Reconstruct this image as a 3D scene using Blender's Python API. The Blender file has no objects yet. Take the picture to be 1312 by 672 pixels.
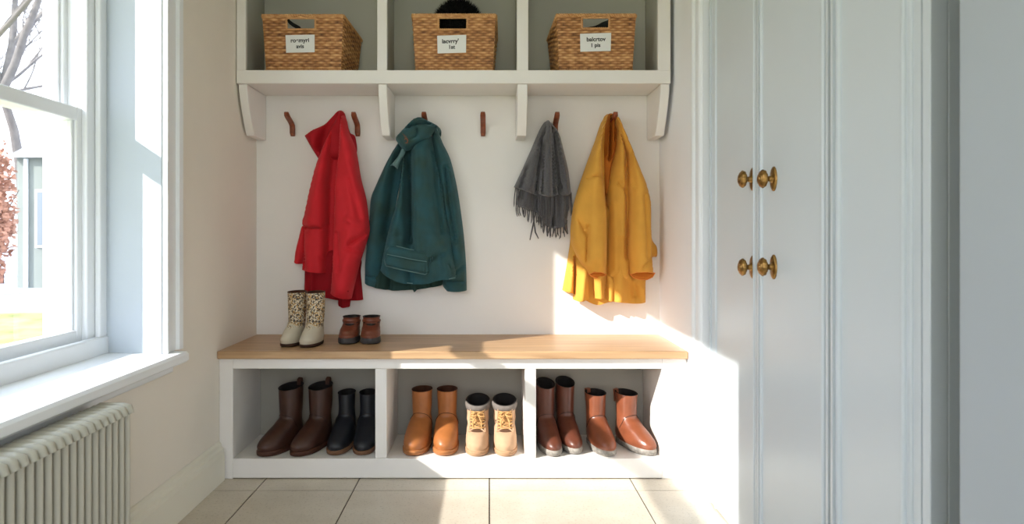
import bpy, bmesh, math, random
import numpy as np
from mathutils import Vector, Matrix, noise, geometry

random.seed(7)
C = bpy.context.scene.collection
SC = bpy.context.scene
PI = math.pi
F, VX, VY, EYE = 840.0, 627.0, 300.0, 0.955      # measured camera of the photo

def P(x, y, Y):
    return Vector(((x - VX) / F * Y, Y, EYE + (VY - y) / F * Y))

# ------------------------------------------------------------------ materials
def lin(c):
    c = c / 255.0
    return c / 12.92 if c <= 0.04045 else ((c + 0.055) / 1.055) ** 2.4
def rgb(r, g, b): return (lin(r), lin(g), lin(b), 1)

def mat(name, col, rough=0.6, var=0.0, vscale=8, bump=0.0, bscale=60, metal=0.0, sheen=0.0, spec=0.5,
        stretch=(1, 1, 1), coat=0.0, second=None):
    m = bpy.data.materials.new(name); m.use_nodes = True
    nt = m.node_tree; N = nt.nodes; L = nt.links
    b = N['Principled BSDF']
    c = rgb(*col)
    b.inputs['Base Color'].default_value = c
    b.inputs['Roughness'].default_value = rough
    b.inputs['Metallic'].default_value = metal
    b.inputs['Specular IOR Level'].default_value = spec
    if sheen:
        b.inputs['Sheen Weight'].default_value = sheen
        b.inputs['Sheen Roughness'].default_value = 0.5
        b.inputs['Sheen Tint'].default_value = tuple(min(1, 0.35 + 0.65 * v / max(c[:3])) for v in c[:3]) + (1,)
    if coat: b.inputs['Coat Weight'].default_value = coat; b.inputs['Coat Roughness'].default_value = 0.25
    tc = N.new('ShaderNodeTexCoord'); mp = N.new('ShaderNodeMapping')
    mp.inputs['Scale'].default_value = stretch
    L.new(tc.outputs['Object'], mp.inputs['Vector'])
    if var:
        n = N.new('ShaderNodeTexNoise'); n.inputs['Scale'].default_value = vscale; n.inputs['Detail'].default_value = 6
        L.new(mp.outputs[0], n.inputs['Vector'])
        r = N.new('ShaderNodeValToRGB')
        lo = rgb(*second) if second else tuple(v * (1 - var) for v in c[:3]) + (1,)
        hi = c if second else tuple(min(1, v * (1 + var)) for v in c[:3]) + (1,)
        r.color_ramp.elements[0].position = 0.32; r.color_ramp.elements[1].position = 0.68
        r.color_ramp.elements[0].color = lo; r.color_ramp.elements[1].color = hi
        L.new(n.outputs['Fac'], r.inputs[0]); L.new(r.outputs[0], b.inputs['Base Color'])
    if bump:
        n2 = N.new('ShaderNodeTexNoise'); n2.inputs['Scale'].default_value = bscale; n2.inputs['Detail'].default_value = 4
        L.new(mp.outputs[0], n2.inputs['Vector'])
        bp = N.new('ShaderNodeBump'); bp.inputs['Strength'].default_value = bump; bp.inputs['Distance'].default_value = 0.004
        L.new(n2.outputs['Fac'], bp.inputs['Height']); L.new(bp.outputs[0], b.inputs['Normal'])
    return m

M = {}
M['wall'] = mat('warm_white_wall_paint', (235, 231, 226), 0.75, 0.02, 3, 0.05, 40)
M['wall_left'] = mat('cream_wall_paint', (234, 227, 216), 0.75, 0.02, 3, 0.05, 40)
M['wall_white'] = mat('white_wall_paint', (246, 248, 252), 0.6, 0.02, 3, 0.03, 40)
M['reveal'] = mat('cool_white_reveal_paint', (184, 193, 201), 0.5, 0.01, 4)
M['skirting'] = mat('warm_white_skirting_paint', (232, 228, 214), 0.4, 0.015, 4)
M['bench_inner'] = mat('shade_darkened_paint', (156, 152, 140), 0.6, 0.03, 4)  # shade inside the bench bays, put into the back panel colour
M['ceil'] = mat('ceiling_paint', (242, 240, 234), 0.8, 0.01, 3)
M['trim'] = mat('white_gloss_trim', (235, 238, 241), 0.35, 0.015, 4, 0.02, 25)
M['joinery'] = mat('cream_joinery_paint', (234, 230, 225), 0.42, 0.02, 4, 0.03, 25)
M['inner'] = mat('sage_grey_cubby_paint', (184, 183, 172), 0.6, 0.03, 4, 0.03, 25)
M['cabinet'] = mat('pale_blue_grey_paint', (209, 217, 222), 0.3, 0.015, 3, 0.015, 20)
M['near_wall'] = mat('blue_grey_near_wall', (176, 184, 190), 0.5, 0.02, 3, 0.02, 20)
M['rad'] = mat('radiator_enamel', (188, 184, 170), 0.35, 0.02, 6)
M['brass'] = mat('aged_brass', (160, 124, 72), 0.32, 0.3, 60, 0.35, 130, metal=1.0)
M['dark_metal'] = mat('dark_bronze', (62, 50, 38), 0.4, 0.2, 40, metal=0.9)
M['steel'] = mat('brushed_steel', (150, 148, 140), 0.35, 0.1, 40, metal=1.0)
M['hook'] = mat('tan_leather_strap', (132, 68, 40), 0.5, 0.3, 40, 0.3, 150)
M['red'] = mat('red_cotton', (204, 36, 46), 0.75, 0.06, 14, 0.16, 420, sheen=0.15, spec=0.25)
M['red_mid'] = mat('shaded_red_cotton', (176, 24, 36), 0.75, 0.06, 14, 0.16, 420, spec=0.25)  # darker copy of the red, with the hood's shade in its colour
M['red_in'] = mat('deep_red_lining', (150, 16, 28), 0.8, 0.08, 14, 0.16, 420, spec=0.2)
M['green'] = mat('bottle_green_canvas', (42, 84, 92), 0.75, 0.14, 12, 0.2, 420, sheen=0.15, spec=0.25, second=(45, 70, 67))
M['green_in'] = mat('dark_green_canvas', (36, 60, 55), 0.8, 0.12, 12, 0.2, 420, sheen=0.1, spec=0.2)
M['green_edge'] = mat('pale_green_piping', (98, 130, 130), 0.8, 0.1, 20, 0.2, 300)
M['yellow'] = mat('mustard_wool', (216, 158, 66), 0.8, 0.05, 14, 0.16, 420, sheen=0.2, spec=0.2)
M['yellow_in'] = mat('burnt_orange_lining', (184, 108, 36), 0.8, 0.08, 14, 0.16, 420, spec=0.2)
M['yellow_edge'] = mat('orange_cuff_binding', (226, 140, 60), 0.7, 0.05, 14)
M['thread_y'] = mat('ochre_stitching', (160, 100, 24), 0.8)
M['scarf'] = mat('charcoal_wool', (88, 86, 88), 0.95, 0.4, 260, 0.6, 500, sheen=0.4, spec=0.1)
M['patch'] = mat('worn_leather_patch', (86, 66, 52), 0.6, 0.3, 60, 0.3, 160)
M['copper'] = mat('copper_rivet', (150, 90, 66), 0.4, metal=0.9)
M['paper'] = mat('white_card', (232, 232, 230), 0.7, 0.02, 30)
M['ink'] = mat('black_ink', (22, 22, 24), 0.6)
M['fur'] = mat('black_fur', (13, 12, 13), 0.85, 0.3, 60, spec=0.2)
M['black_cloth'] = mat('black_cloth', (20, 20, 22), 0.85, 0.2, 40, 0.2, 200)
M['darkbrown'] = mat('dark_brown_leather', (62, 35, 25), 0.42, 0.25, 18, 0.15, 120)
M['black_leather'] = mat('black_leather', (28, 30, 36), 0.36, 0.2, 18, 0.12, 120)
M['tan'] = mat('tan_leather', (160, 98, 52), 0.38, 0.16, 16, 0.12, 120)
M['beige'] = mat('sand_nubuck', (186, 150, 118), 0.85, 0.1, 24, 0.25, 300, sheen=0.2)
M['beige_sole'] = mat('sand_rubber', (176, 138, 104), 0.7, 0.1, 30, 0.1, 100)
M['lace'] = mat('golden_lace', (190, 146, 92), 0.8, 0.3, 200, 0.3, 300)
M['tongue'] = mat('brown_nubuck_tongue', (84, 56, 36), 0.85, 0.15, 40, 0.2, 200)
M['greyband'] = mat('grey_felt_collar', (112, 104, 98), 0.9, 0.15, 60, 0.2, 200)
M['espresso'] = mat('espresso_leather', (92, 50, 36), 0.34, 0.22, 16, 0.12, 120)
M['chestnut'] = mat('chestnut_leather', (126, 70, 46), 0.3, 0.18, 16, 0.12, 120)
M['cherry'] = mat('child_brown_leather', (110, 56, 36), 0.42, 0.2, 20, 0.15, 120)
M['lining'] = mat('black_boot_lining', (20, 15, 13), 0.9, 0.2, 40)
M['tan_lining'] = mat('brown_boot_lining', (74, 40, 20), 0.9, 0.2, 40)
M['brown_sole'] = mat('brown_sole', (74, 40, 26), 0.5, 0.2, 30)
M['gum_sole'] = mat('gum_sole', (120, 84, 58), 0.6, 0.15, 30)
M['tan_sole'] = mat('tan_sole', (166, 108, 62), 0.5, 0.15, 30)
M['grey_sole'] = mat('grey_rubber_sole', (136, 130, 122), 0.75, 0.35, 60, 0.4, 90)
M['dark_sole'] = mat('charcoal_rubber_sole', (58, 56, 56), 0.7, 0.2, 60, 0.2, 90)
M['floral_sole'] = mat('dark_brown_sole', (58, 34, 24), 0.6, 0.2, 60)
M['seam'] = mat('dark_thread', (44, 24, 16), 0.8)

def oak():
    m = bpy.data.materials.new('oiled_oak'); m.use_nodes = True
    N = m.node_tree.nodes; L = m.node_tree.links; b = N['Principled BSDF']
    tc = N.new('ShaderNodeTexCoord'); mp = N.new('ShaderNodeMapping')
    mp.inputs['Scale'].default_value = (0.9, 13, 13)
    L.new(tc.outputs['Object'], mp.inputs['Vector'])
    n = N.new('ShaderNodeTexNoise'); n.inputs['Scale'].default_value = 3.2; n.inputs['Detail'].default_value = 8
    n.inputs['Distortion'].default_value = 0.6
    L.new(mp.outputs[0], n.inputs['Vector'])
    r = N.new('ShaderNodeValToRGB'); e = r.color_ramp.elements
    e[0].position = 0.28; e[0].color = rgb(164, 128, 92); e[1].position = 0.72; e[1].color = rgb(202, 166, 126)
    L.new(n.outputs['Fac'], r.inputs[0]); L.new(r.outputs[0], b.inputs['Base Color'])
    b.inputs['Roughness'].default_value = 0.38
    bp = N.new('ShaderNodeBump'); bp.inputs['Strength'].default_value = 0.12; bp.inputs['Distance'].default_value = 0.003
    L.new(n.outputs['Fac'], bp.inputs['Height']); L.new(bp.outputs[0], b.inputs['Normal'])
    return m
M['oak'] = oak()

def tile_mat():
    m = bpy.data.materials.new('limestone_tile'); m.use_nodes = True
    N = m.node_tree.nodes; L = m.node_tree.links; b = N['Principled BSDF']
    tc = N.new('ShaderNodeTexCoord')
    n = N.new('ShaderNodeTexNoise'); n.inputs['Scale'].default_value = 5; n.inputs['Detail'].default_value = 10
    n.inputs['Roughness'].default_value = 0.65
    L.new(tc.outputs['Object'], n.inputs['Vector'])
    r = N.new('ShaderNodeValToRGB'); e = r.color_ramp.elements
    e[0].position = 0.3; e[0].color = rgb(196, 185, 168); e[1].position = 0.7; e[1].color = rgb(212, 203, 188)
    L.new(n.outputs['Fac'], r.inputs[0])
    n2 = N.new('ShaderNodeTexNoise'); n2.inputs['Scale'].default_value = 120; n2.inputs['Detail'].default_value = 3
    L.new(tc.outputs['Object'], n2.inputs['Vector'])
    r2 = N.new('ShaderNodeValToRGB'); e = r2.color_ramp.elements
    e[0].position = 0.34; e[0].color = (0.62, 0.6, 0.56, 1); e[1].position = 0.42; e[1].color = (1, 1, 1, 1)
    L.new(n2.outputs['Fac'], r2.inputs[0])
    mx = N.new('ShaderNodeMix'); mx.data_type = 'RGBA'; mx.blend_type = 'MULTIPLY'; mx.inputs['Factor'].default_value = 0.5
    L.new(r.outputs[0], mx.inputs['A']); L.new(r2.outputs[0], mx.inputs['B']); L.new(mx.outputs['Result'], b.inputs['Base Color'])
    b.inputs['Roughness'].default_value = 0.33
    return m
M['tile'] = tile_mat()
M['grout'] = mat('dark_grout', (72, 62, 52), 0.9)

def glass():
    m = bpy.data.materials.new('window_glass'); m.use_nodes = True
    N = m.node_tree.nodes; L = m.node_tree.links
    N.remove(N['Principled BSDF'])
    t = N.new('ShaderNodeBsdfTransparent'); t.inputs['Color'].default_value = (0.96, 0.975, 0.975, 1)
    g = N.new('ShaderNodeBsdfGlossy'); g.inputs['Roughness'].default_value = 0.02
    mx = N.new('ShaderNodeMixShader'); mx.inputs[0].default_value = 0.07
    L.new(t.outputs[0], mx.inputs[1]); L.new(g.outputs[0], mx.inputs[2])
    L.new(mx.outputs[0], N['Material Output'].inputs['Surface'])
    return m
M['glass'] = glass()

def wicker():
    m = bpy.data.materials.new('honey_wicker'); m.use_nodes = True
    N = m.node_tree.nodes; L = m.node_tree.links; b = N['Principled BSDF']
    a = N.new('ShaderNodeAttribute'); a.attribute_name = 'tone'
    r = N.new('ShaderNodeValToRGB'); e = r.color_ramp.elements
    e[0].position = 0.0; e[0].color = rgb(96, 54, 26); e[1].position = 1.0; e[1].color = rgb(226, 178, 122)
    x = r.color_ramp.elements.new(0.5); x.color = rgb(180, 124, 72)
    tc = N.new('ShaderNodeTexCoord'); n = N.new('ShaderNodeTexNoise'); n.inputs['Scale'].default_value = 45; n.inputs['Detail'].default_value = 5
    L.new(tc.outputs['Object'], n.inputs['Vector'])
    ma = N.new('ShaderNodeMath'); ma.operation = 'MULTIPLY_ADD'; ma.inputs[1].default_value = 0.7; ma.inputs[2].default_value = -0.35
    L.new(n.outputs['Fac'], ma.inputs[0])
    ad = N.new('ShaderNodeMath'); ad.operation = 'ADD'
    L.new(a.outputs['Fac'], ad.inputs[0]); L.new(ma.outputs[0], ad.inputs[1])
    L.new(ad.outputs[0], r.inputs[0]); L.new(r.outputs[0], b.inputs['Base Color'])
    b.inputs['Roughness'].default_value = 0.5
    return m
M['wicker'] = wicker()

def floral():
    m = bpy.data.materials.new('floral_print_canvas'); m.use_nodes = True
    N = m.node_tree.nodes; L = m.node_tree.links; b = N['Principled BSDF']
    tc = N.new('ShaderNodeTexCoord')
    v = N.new('ShaderNodeTexVoronoi'); v.inputs['Scale'].default_value = 230
    L.new(tc.outputs['Object'], v.inputs['Vector'])
    r = N.new('ShaderNodeValToRGB'); r.color_ramp.interpolation = 'CONSTANT'; e = r.color_ramp.elements
    cols = [(0, (206, 192, 166)), (0.28, (62, 54, 48)), (0.48, (186, 146, 84)), (0.6, (204, 190, 164)), (0.70, (84, 72, 64)), (0.86, (154, 116, 66))]
    e[0].color = rgb(*cols[0][1]); e[1].position = cols[1][0]; e[1].color = rgb(*cols[1][1])
    for p, c in cols[2:]:
        k = e.new(p); k.color = rgb(*c)
    s = N.new('ShaderNodeSeparateColor'); L.new(v.outputs['Color'], s.inputs[0]); L.new(s.outputs[0], r.inputs[0])
    sx = N.new('ShaderNodeSeparateXYZ'); L.new(tc.outputs['Object'], sx.inputs[0])
    n = N.new('ShaderNodeTexNoise'); n.inputs['Scale'].default_value = 90; L.new(tc.outputs['Object'], n.inputs['Vector'])
    ma = N.new('ShaderNodeMath'); ma.operation = 'MULTIPLY_ADD'; ma.inputs[1].default_value = 0.05
    L.new(n.outputs['Fac'], ma.inputs[0]); L.new(sx.outputs['Z'], ma.inputs[2])
    mr = N.new('ShaderNodeMapRange'); mr.inputs['From Min'].default_value = 0.098; mr.inputs['From Max'].default_value = 0.102
    L.new(ma.outputs[0], mr.inputs['Value'])
    mx = N.new('ShaderNodeMix'); mx.data_type = 'RGBA'; mx.inputs['A'].default_value = rgb(190, 180, 160)
    L.new(mr.outputs[0], mx.inputs['Factor']); L.new(r.outputs[0], mx.inputs['B']); L.new(mx.outputs['Result'], b.inputs['Base Color'])
    b.inputs['Roughness'].default_value = 0.6
    return m
M['floral'] = floral()

def ground():
    m = bpy.data.materials.new('lawn_with_melting_snow'); m.use_nodes = True
    N = m.node_tree.nodes; L = m.node_tree.links; b = N['Principled BSDF']
    tc = N.new('ShaderNodeTexCoord'); sx = N.new('ShaderNodeSeparateXYZ'); L.new(tc.outputs['Object'], sx.inputs[0])
    n = N.new('ShaderNodeTexNoise'); n.inputs['Scale'].default_value = 0.5; n.inputs['Detail'].default_value = 5
    L.new(tc.outputs['Object'], n.inputs['Vector'])
    ma = N.new('ShaderNodeMath'); ma.operation = 'MULTIPLY_ADD'; ma.inputs[1].default_value = 5.0
    L.new(n.outputs['Fac'], ma.inputs[0]); L.new(sx.outputs['Y'], ma.inputs[2])
    mr = N.new('ShaderNodeMapRange'); mr.inputs['From Min'].default_value = 14.0; mr.inputs['From Max'].default_value = 14.8
    L.new(ma.outputs[0], mr.inputs['Value'])
    n2 = N.new('ShaderNodeTexNoise'); n2.inputs['Scale'].default_value = 3; n2.inputs['Detail'].default_value = 8
    L.new(tc.outputs['Object'], n2.inputs['Vector'])
    r = N.new('ShaderNodeValToRGB'); e = r.color_ramp.elements
    e[0].position = 0.3; e[0].color = rgb(112, 118, 62); e[1].position = 0.7; e[1].color = rgb(170, 164, 104)
    L.new(n2.outputs['Fac'], r.inputs[0])
    mx = N.new('ShaderNodeMix'); mx.data_type = 'RGBA'; mx.inputs['B'].default_value = rgb(190, 198, 212)
    L.new(mr.outputs[0], mx.inputs['Factor']); L.new(r.outputs[0], mx.inputs['A']); L.new(mx.outputs['Result'], b.inputs['Base Color'])
    b.inputs['Roughness'].default_value = 0.9
    return m
M['ground'] = ground()
M['bark'] = mat('pale_grey_bark', (104, 98, 94), 0.9, 0.2, 4, 0.4, 30)
M['leaf'] = mat('copper_beech_leaves', (176, 128, 106), 0.85, 0.3, 3)
M['house'] = mat('pale_sage_render', (128, 134, 128), 0.9, 0.05, 1)
M['roof'] = mat('grey_slate_roof', (150, 152, 156), 0.8, 0.15, 3)
M['fence'] = mat('russet_fence_wood', (120, 84, 72), 0.9, 0.2, 4)
M['pane'] = mat('dark_window_pane', (120, 130, 138), 0.15)

# ------------------------------------------------------------------ objects
def empty(name, loc, label, cat, group=None, rz=0):
    o = bpy.data.objects.new(name, None); C.objects.link(o)
    o.location = loc; o.rotation_euler = (0, 0, rz); o.empty_display_size = 0.05
    o['label'] = label; o['category'] = cat
    if group: o['group'] = group
    return o
def tag(o, label, cat, group=None, kind=None):
    o['label'] = label; o['category'] = cat
    if group: o['group'] = group
    if kind: o['kind'] = kind
    return o
def obj(name, verts, faces, m, parent=None, off=None, smooth=True, angle=40, label=None):
    me = bpy.data.meshes.new(name)
    if off is not None:
        verts = [Vector(v) - Vector(off) for v in verts]
    me.from_pydata([tuple(v) for v in verts], [], [tuple(f) for f in faces])
    for k in (m if isinstance(m, (list, tuple)) else [m]): me.materials.append(k)
    bm = bmesh.new(); bm.from_mesh(me)
    bmesh.ops.recalc_face_normals(bm, faces=bm.faces); bm.to_mesh(me); bm.free()
    if smooth:
        me.polygons.foreach_set('use_smooth', [True] * len(me.polygons))
        me.set_sharp_from_angle(angle=math.radians(angle))
    o = bpy.data.objects.new(name, me); C.objects.link(o)
    if parent: o.parent = parent
    if label: o['label'] = label
    return o
class MB:
    def __init__(s): s.v = []; s.f = []
    def add(s, v, f):
        n = len(s.v); s.v += [Vector(p) for p in v]; s.f += [tuple(i + n for i in q) for q in f]; return s
    def box(s, a, b):
        x0, y0, z0 = a; x1, y1, z1 = b
        v = [(x0, y0, z0), (x1, y0, z0), (x1, y1, z0), (x0, y1, z0), (x0, y0, z1), (x1, y0, z1), (x1, y1, z1), (x0, y1, z1)]
        return s.add(v, [(0, 3, 2, 1), (4, 5, 6, 7), (0, 1, 5, 4), (1, 2, 6, 5), (2, 3, 7, 6), (3, 0, 4, 7)])
    def prism(s, poly, axis, a, b):
        n = len(poly)
        def mk(p, t):
            return {'x': (t, p[0], p[1]), 'y': (p[0], t, p[1]), 'z': (p[0], p[1], t)}[axis]
        v = [mk(p, a) for p in poly] + [mk(p, b) for p in poly]
        f = [tuple(range(n)), tuple(range(2 * n - 1, n - 1, -1))] + [(i, (i + 1) % n, n + (i + 1) % n, n + i) for i in range(n)]
        return s.add(v, f)
    def tube(s, path, rad, n=8, cap=True, squash=None):
        path = [Vector(p) for p in path]
        m = len(path); r = rad if isinstance(rad, (list, tuple)) else [rad] * m
        v = []; up = None
        for i, p in enumerate(path):
            t = (path[min(i + 1, m - 1)] - path[max(i - 1, 0)]).normalized()
            if up is None:
                up = Vector((0, 0, 1)) if abs(t.z) < 0.9 else Vector((1, 0, 0))
            a = (up - t * up.dot(t)).normalized(); b = t.cross(a); up = a
            for k in range(n):
                q = 2 * PI * k / n
                sa = squash[0] if squash else 1; sb = squash[1] if squash else 1
                v.append(p + a * math.cos(q) * r[i] * sa + b * math.sin(q) * r[i] * sb)
        f = [(i * n + k, i * n + (k + 1) % n, (i + 1) * n + (k + 1) % n, (i + 1) * n + k) for i in range(m - 1) for k in range(n)]
        if cap: f += [tuple(range(n))[::-1], tuple(range((m - 1) * n, m * n))]
        return s.add(v, f)
    def lathe(s, prof, c, ax, n=28):
        """prof: (distance along axis, radius)"""
        ax = Vector(ax).normalized(); u = ax.orthogonal().normalized(); w = ax.cross(u); c = Vector(c)
        v = []
        for d, r in prof:
            for k in range(n):
                q = 2 * PI * k / n
                v.append(c + ax * d + u * math.cos(q) * r + w * math.sin(q) * r)
        m = len(prof)
        f = [(i * n + k, i * n + (k + 1) % n, (i + 1) * n + (k + 1) % n, (i + 1) * n + k) for i in range(m - 1) for k in range(n)]
        f += [tuple(range(n))[::-1], tuple(range((m - 1) * n, m * n))]
        return s.add(v, f)
    def build(s, name, m, parent=None, off=None, bevel=0, smooth=True, angle=40, label=None, seg=2):
        o = obj(name, s.v, s.f, m, parent, off, smooth, angle, label)
        if bevel:
            b = o.modifiers.new('bevel', 'BEVEL'); b.width = bevel; b.segments = seg; b.limit_method = 'ANGLE'; b.angle_limit = math.radians(40)
        return o
def struct(o): o['kind'] = 'structure'; return o
def box(a, b): return MB().box(a, b)

# ------------------------------------------------------------------ room shell
XL, XR, YB, ZC = -1.053, 0.770, 2.965, 2.45
YN = -1.6
WY0, WY1, WZ0, WZ1 = 0.60, 2.106, 0.53, 2.08
# floor: bevelled tiles laid over grout
fl = MB(); gr = MB()
xs = [-1.42, -0.87, -0.506, 0.0, 0.548, 1.10, 1.65]
ys = [3.0, 2.438, 1.89, 1.342, 0.794, 0.246, -0.302, -0.85, -1.398, -1.6]
xs = [-1.42, -0.87, -0.506, 0.0, 0.548, 1.10, 1.65]
g = 0.0024
for i in range(len(xs) - 1):
    for j in range(len(ys) - 1):
        fl.box((xs[i] + g, ys[j + 1] + g, -0.012), (xs[i + 1] - g, ys[j] - g, 0.0))
nb = len(fl.f)
fl.box((-1.45, YN, -0.10), (1.65, 3.02, -0.003))
o = fl.build('floor', [M['tile'], M['grout']], smooth=False)
for p in o.data.polygons:
    if p.index >= nb: p.material_index = 1
struct(o)
struct(box((-1.45, YN, ZC), (1.65, 3.1, ZC + 0.1)).build('ceiling', M['ceil']))
struct(box((-1.45, YB, 0), (1.3, YB + 0.12, ZC)).build('wall_back', M['wall']))
wl = MB()
TO = -1.385
wl.box((TO, WY1, 0), (XL, YB, ZC)); wl.box((TO, YN, 0), (XL, WY0, ZC))
wl.box((TO, WY0, 0), (XL, WY1, WZ0)); wl.box((TO, WY0, WZ1), (XL, WY1, ZC))
struct(wl.build('wall_left', M['wall_left']))
struct(box((XR, 2.44, 0), (XR + 0.5, YB, ZC)).build('wall_right', M['wall_white']))
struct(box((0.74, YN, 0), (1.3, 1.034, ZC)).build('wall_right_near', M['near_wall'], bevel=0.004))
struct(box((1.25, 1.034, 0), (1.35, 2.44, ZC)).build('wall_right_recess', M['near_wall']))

wr_ = MB()                                   # unseen rear wall added to cut fill light, its doorway sized for brightness
wr_.box((-1.45, YN - 0.1, 0), (-0.80, YN, ZC)); wr_.box((-0.80, YN - 0.1, 2.25), (0.74, YN, ZC))
struct(wr_.build('wall_rear_unseen', M['wall']))
# baseboard on the left wall
prof = [(0, 0), (0.026, 0), (0.026, 0.105), (0.022, 0.112), (0.022, 0.122), (0.014, 0.130), (0.012, 0.142), (0.004, 0.150), (0, 0.150)]
bb = MB(); bb.prism([(XL + a, b) for a, b in prof], 'y', YN, 2.545)
struct(bb.build('baseboard_left', M['skirting'], angle=25))

# window -----------------------------------------------------------
win = bpy.data.objects.new('window_1', None); C.objects.link(win); win.location = (-1.30, 1.49, WZ0); struct(win)
wo = win.location
f = MB()
JI, JO = -1.245, TO
f.box((JO, 2.03, WZ0), (JI, WY1, WZ1)); f.box((JO, WY0, WZ0), (JI, WY0 + 0.07, WZ1))
f.box((JO + 0.001, WY0 + 0.069, WZ1 - 0.06), (JI - 0.001, 2.031, WZ1)); f.box((JO + 0.001, WY0 + 0.069, WZ0), (JI - 0.001, 2.031, WZ0 + 0.085))
f.build('window_frame', M['trim'], win, wo, bevel=0.004)
f = MB()                                                  # inner stop moulding round the frame
f.box((JI, 2.066, WZ0 + 0.085), (JI + 0.018, WY1, WZ1)); f.box((JI, WY0, WZ0 + 0.085), (JI + 0.018, WY0 + 0.04, WZ1))
f.box((JI, WY0, WZ0 + 0.04), (JI + 0.024, WY1, WZ0 + 0.10))
f.build('stop_moulding', M['trim'], win, wo, bevel=0.005)
def sash(name, x0, x1, z0, z1, y0, y1, st, top, bot):
    s = MB()
    s.box((x0, y0, z0), (x1, y0 + st, z1)); s.box((x0, y1 - st, z0), (x1, y1, z1))
    s.box((x0 + 0.0006, y0 + st - 0.001, z1 - top), (x1 - 0.0006, y1 - st + 0.001, z1 - 0.0004)); s.box((x0 + 0.0006, y0 + st - 0.001, z0 + 0.0004), (x1 - 0.0006, y1 - st + 0.001, z0 + bot))
    # glazing beads
    b = 0.010
    s.box((x0 + 0.01, y1 - st - b, z0 + bot), (x1 - 0.01, y1 - st, z1 - top)); s.box((x0 + 0.01, y0 + st, z0 + bot), (x1 - 0.01, y0 + st + b, z1 - top))
    a = s.build(name, M['trim'], win, wo, bevel=0.004)
    gl = MB(); xm = (x0 + x1) / 2
    gl.add([(xm, y0 + st - 0.003, z0 + bot - 0.003), (xm, y1 - st + 0.003, z0 + bot - 0.003), (xm, y1 - st + 0.003, z1 - top + 0.003), (xm, y0 + st - 0.003, z1 - top + 0.003)], [(0, 1, 2, 3)])
    gl.build('window_glass', M['glass'], a, wo, smooth=False)
    return a
sash('lower_sash', -1.300, -1.262, WZ0 + 0.075, 1.345, WY0 + 0.06, 2.045, 0.038, 0.042, 0.055)
sash('upper_sash', -1.345, -1.306, 1.305, WZ1 - 0.05, WY0 + 0.06, 2.045, 0.034, 0.045, 0.042)
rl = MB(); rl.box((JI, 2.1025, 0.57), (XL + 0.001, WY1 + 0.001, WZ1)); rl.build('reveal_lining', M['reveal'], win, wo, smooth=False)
# sill board and casing
s = MB(); s.prism([(-1.245, 0.533), (-1.245, 0.575), (-1.0, 0.568), (-0.992, 0.560), (-0.992, 0.540), (-1.0, 0.533)], 'y', WY0 - 0.06, 2.165)
s.build('window_sill', M['trim'], win, wo, angle=30)
s = MB(); s.box((XL, WY0 - 0.04, 0.502), (XL + 0.018, 2.15, 0.533)); s.build('sill_apron', M['trim'], win, wo, bevel=0.005)
c = MB()
c.prism([(XL, 2.106), (XL + 0.020, 2.106), (XL + 0.020, 2.118), (XL + 0.014, 2.122), (XL + 0.014, 2.172), (XL + 0.024, 2.178), (XL + 0.026, 2.200), (XL + 0.018, 2.210), (XL, 2.214)], 'z', 0.5705, WZ1 + 0.1)
c.prism([(XL, WY0), (XL + 0.020, WY0), (XL + 0.014, WY0 - 0.06), (XL + 0.024, WY0 - 0.07), (XL + 0.018, WY0 - 0.1), (XL, WY0 - 0.1)], 'z', 0.5705, WZ1 + 0.1)
c.box((XL, WY0 - 0.1, WZ1), (XL + 0.02, 2.214, WZ1 + 0.1))
c.build('window_casing', M['trim'], win, wo, angle=25)

# right-hand casing beside the wardrobes
t = MB()
def bead_strip(mb, x, y0, y1, z0, z1, beads, d=0.014):
    mb.box((x, y0, z0), (x + 0.05, y1, z1))
    for (b0, b1, h) in beads:
        pts = [(x + 0.001, b0)] + [(x - h * math.sin(PI * k / 6), b0 + (b1 - b0) * (1 - math.cos(PI * k / 6)) / 2) for k in range(1, 6)] + [(x + 0.001, b1)]
        mb.prism(pts, 'z', z0, z1)
bead_strip(t, 0.762, 2.338, 2.46, 0, ZC, [(2.345, 2.362, 0.012), (2.366, 2.378, 0.008), (2.425, 2.456, 0.012)])
t.box((0.745, 2.332, 0), (0.80, 2.40, 0.16))
struct(t.build('trim_1', M['trim'], angle=25))

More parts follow.
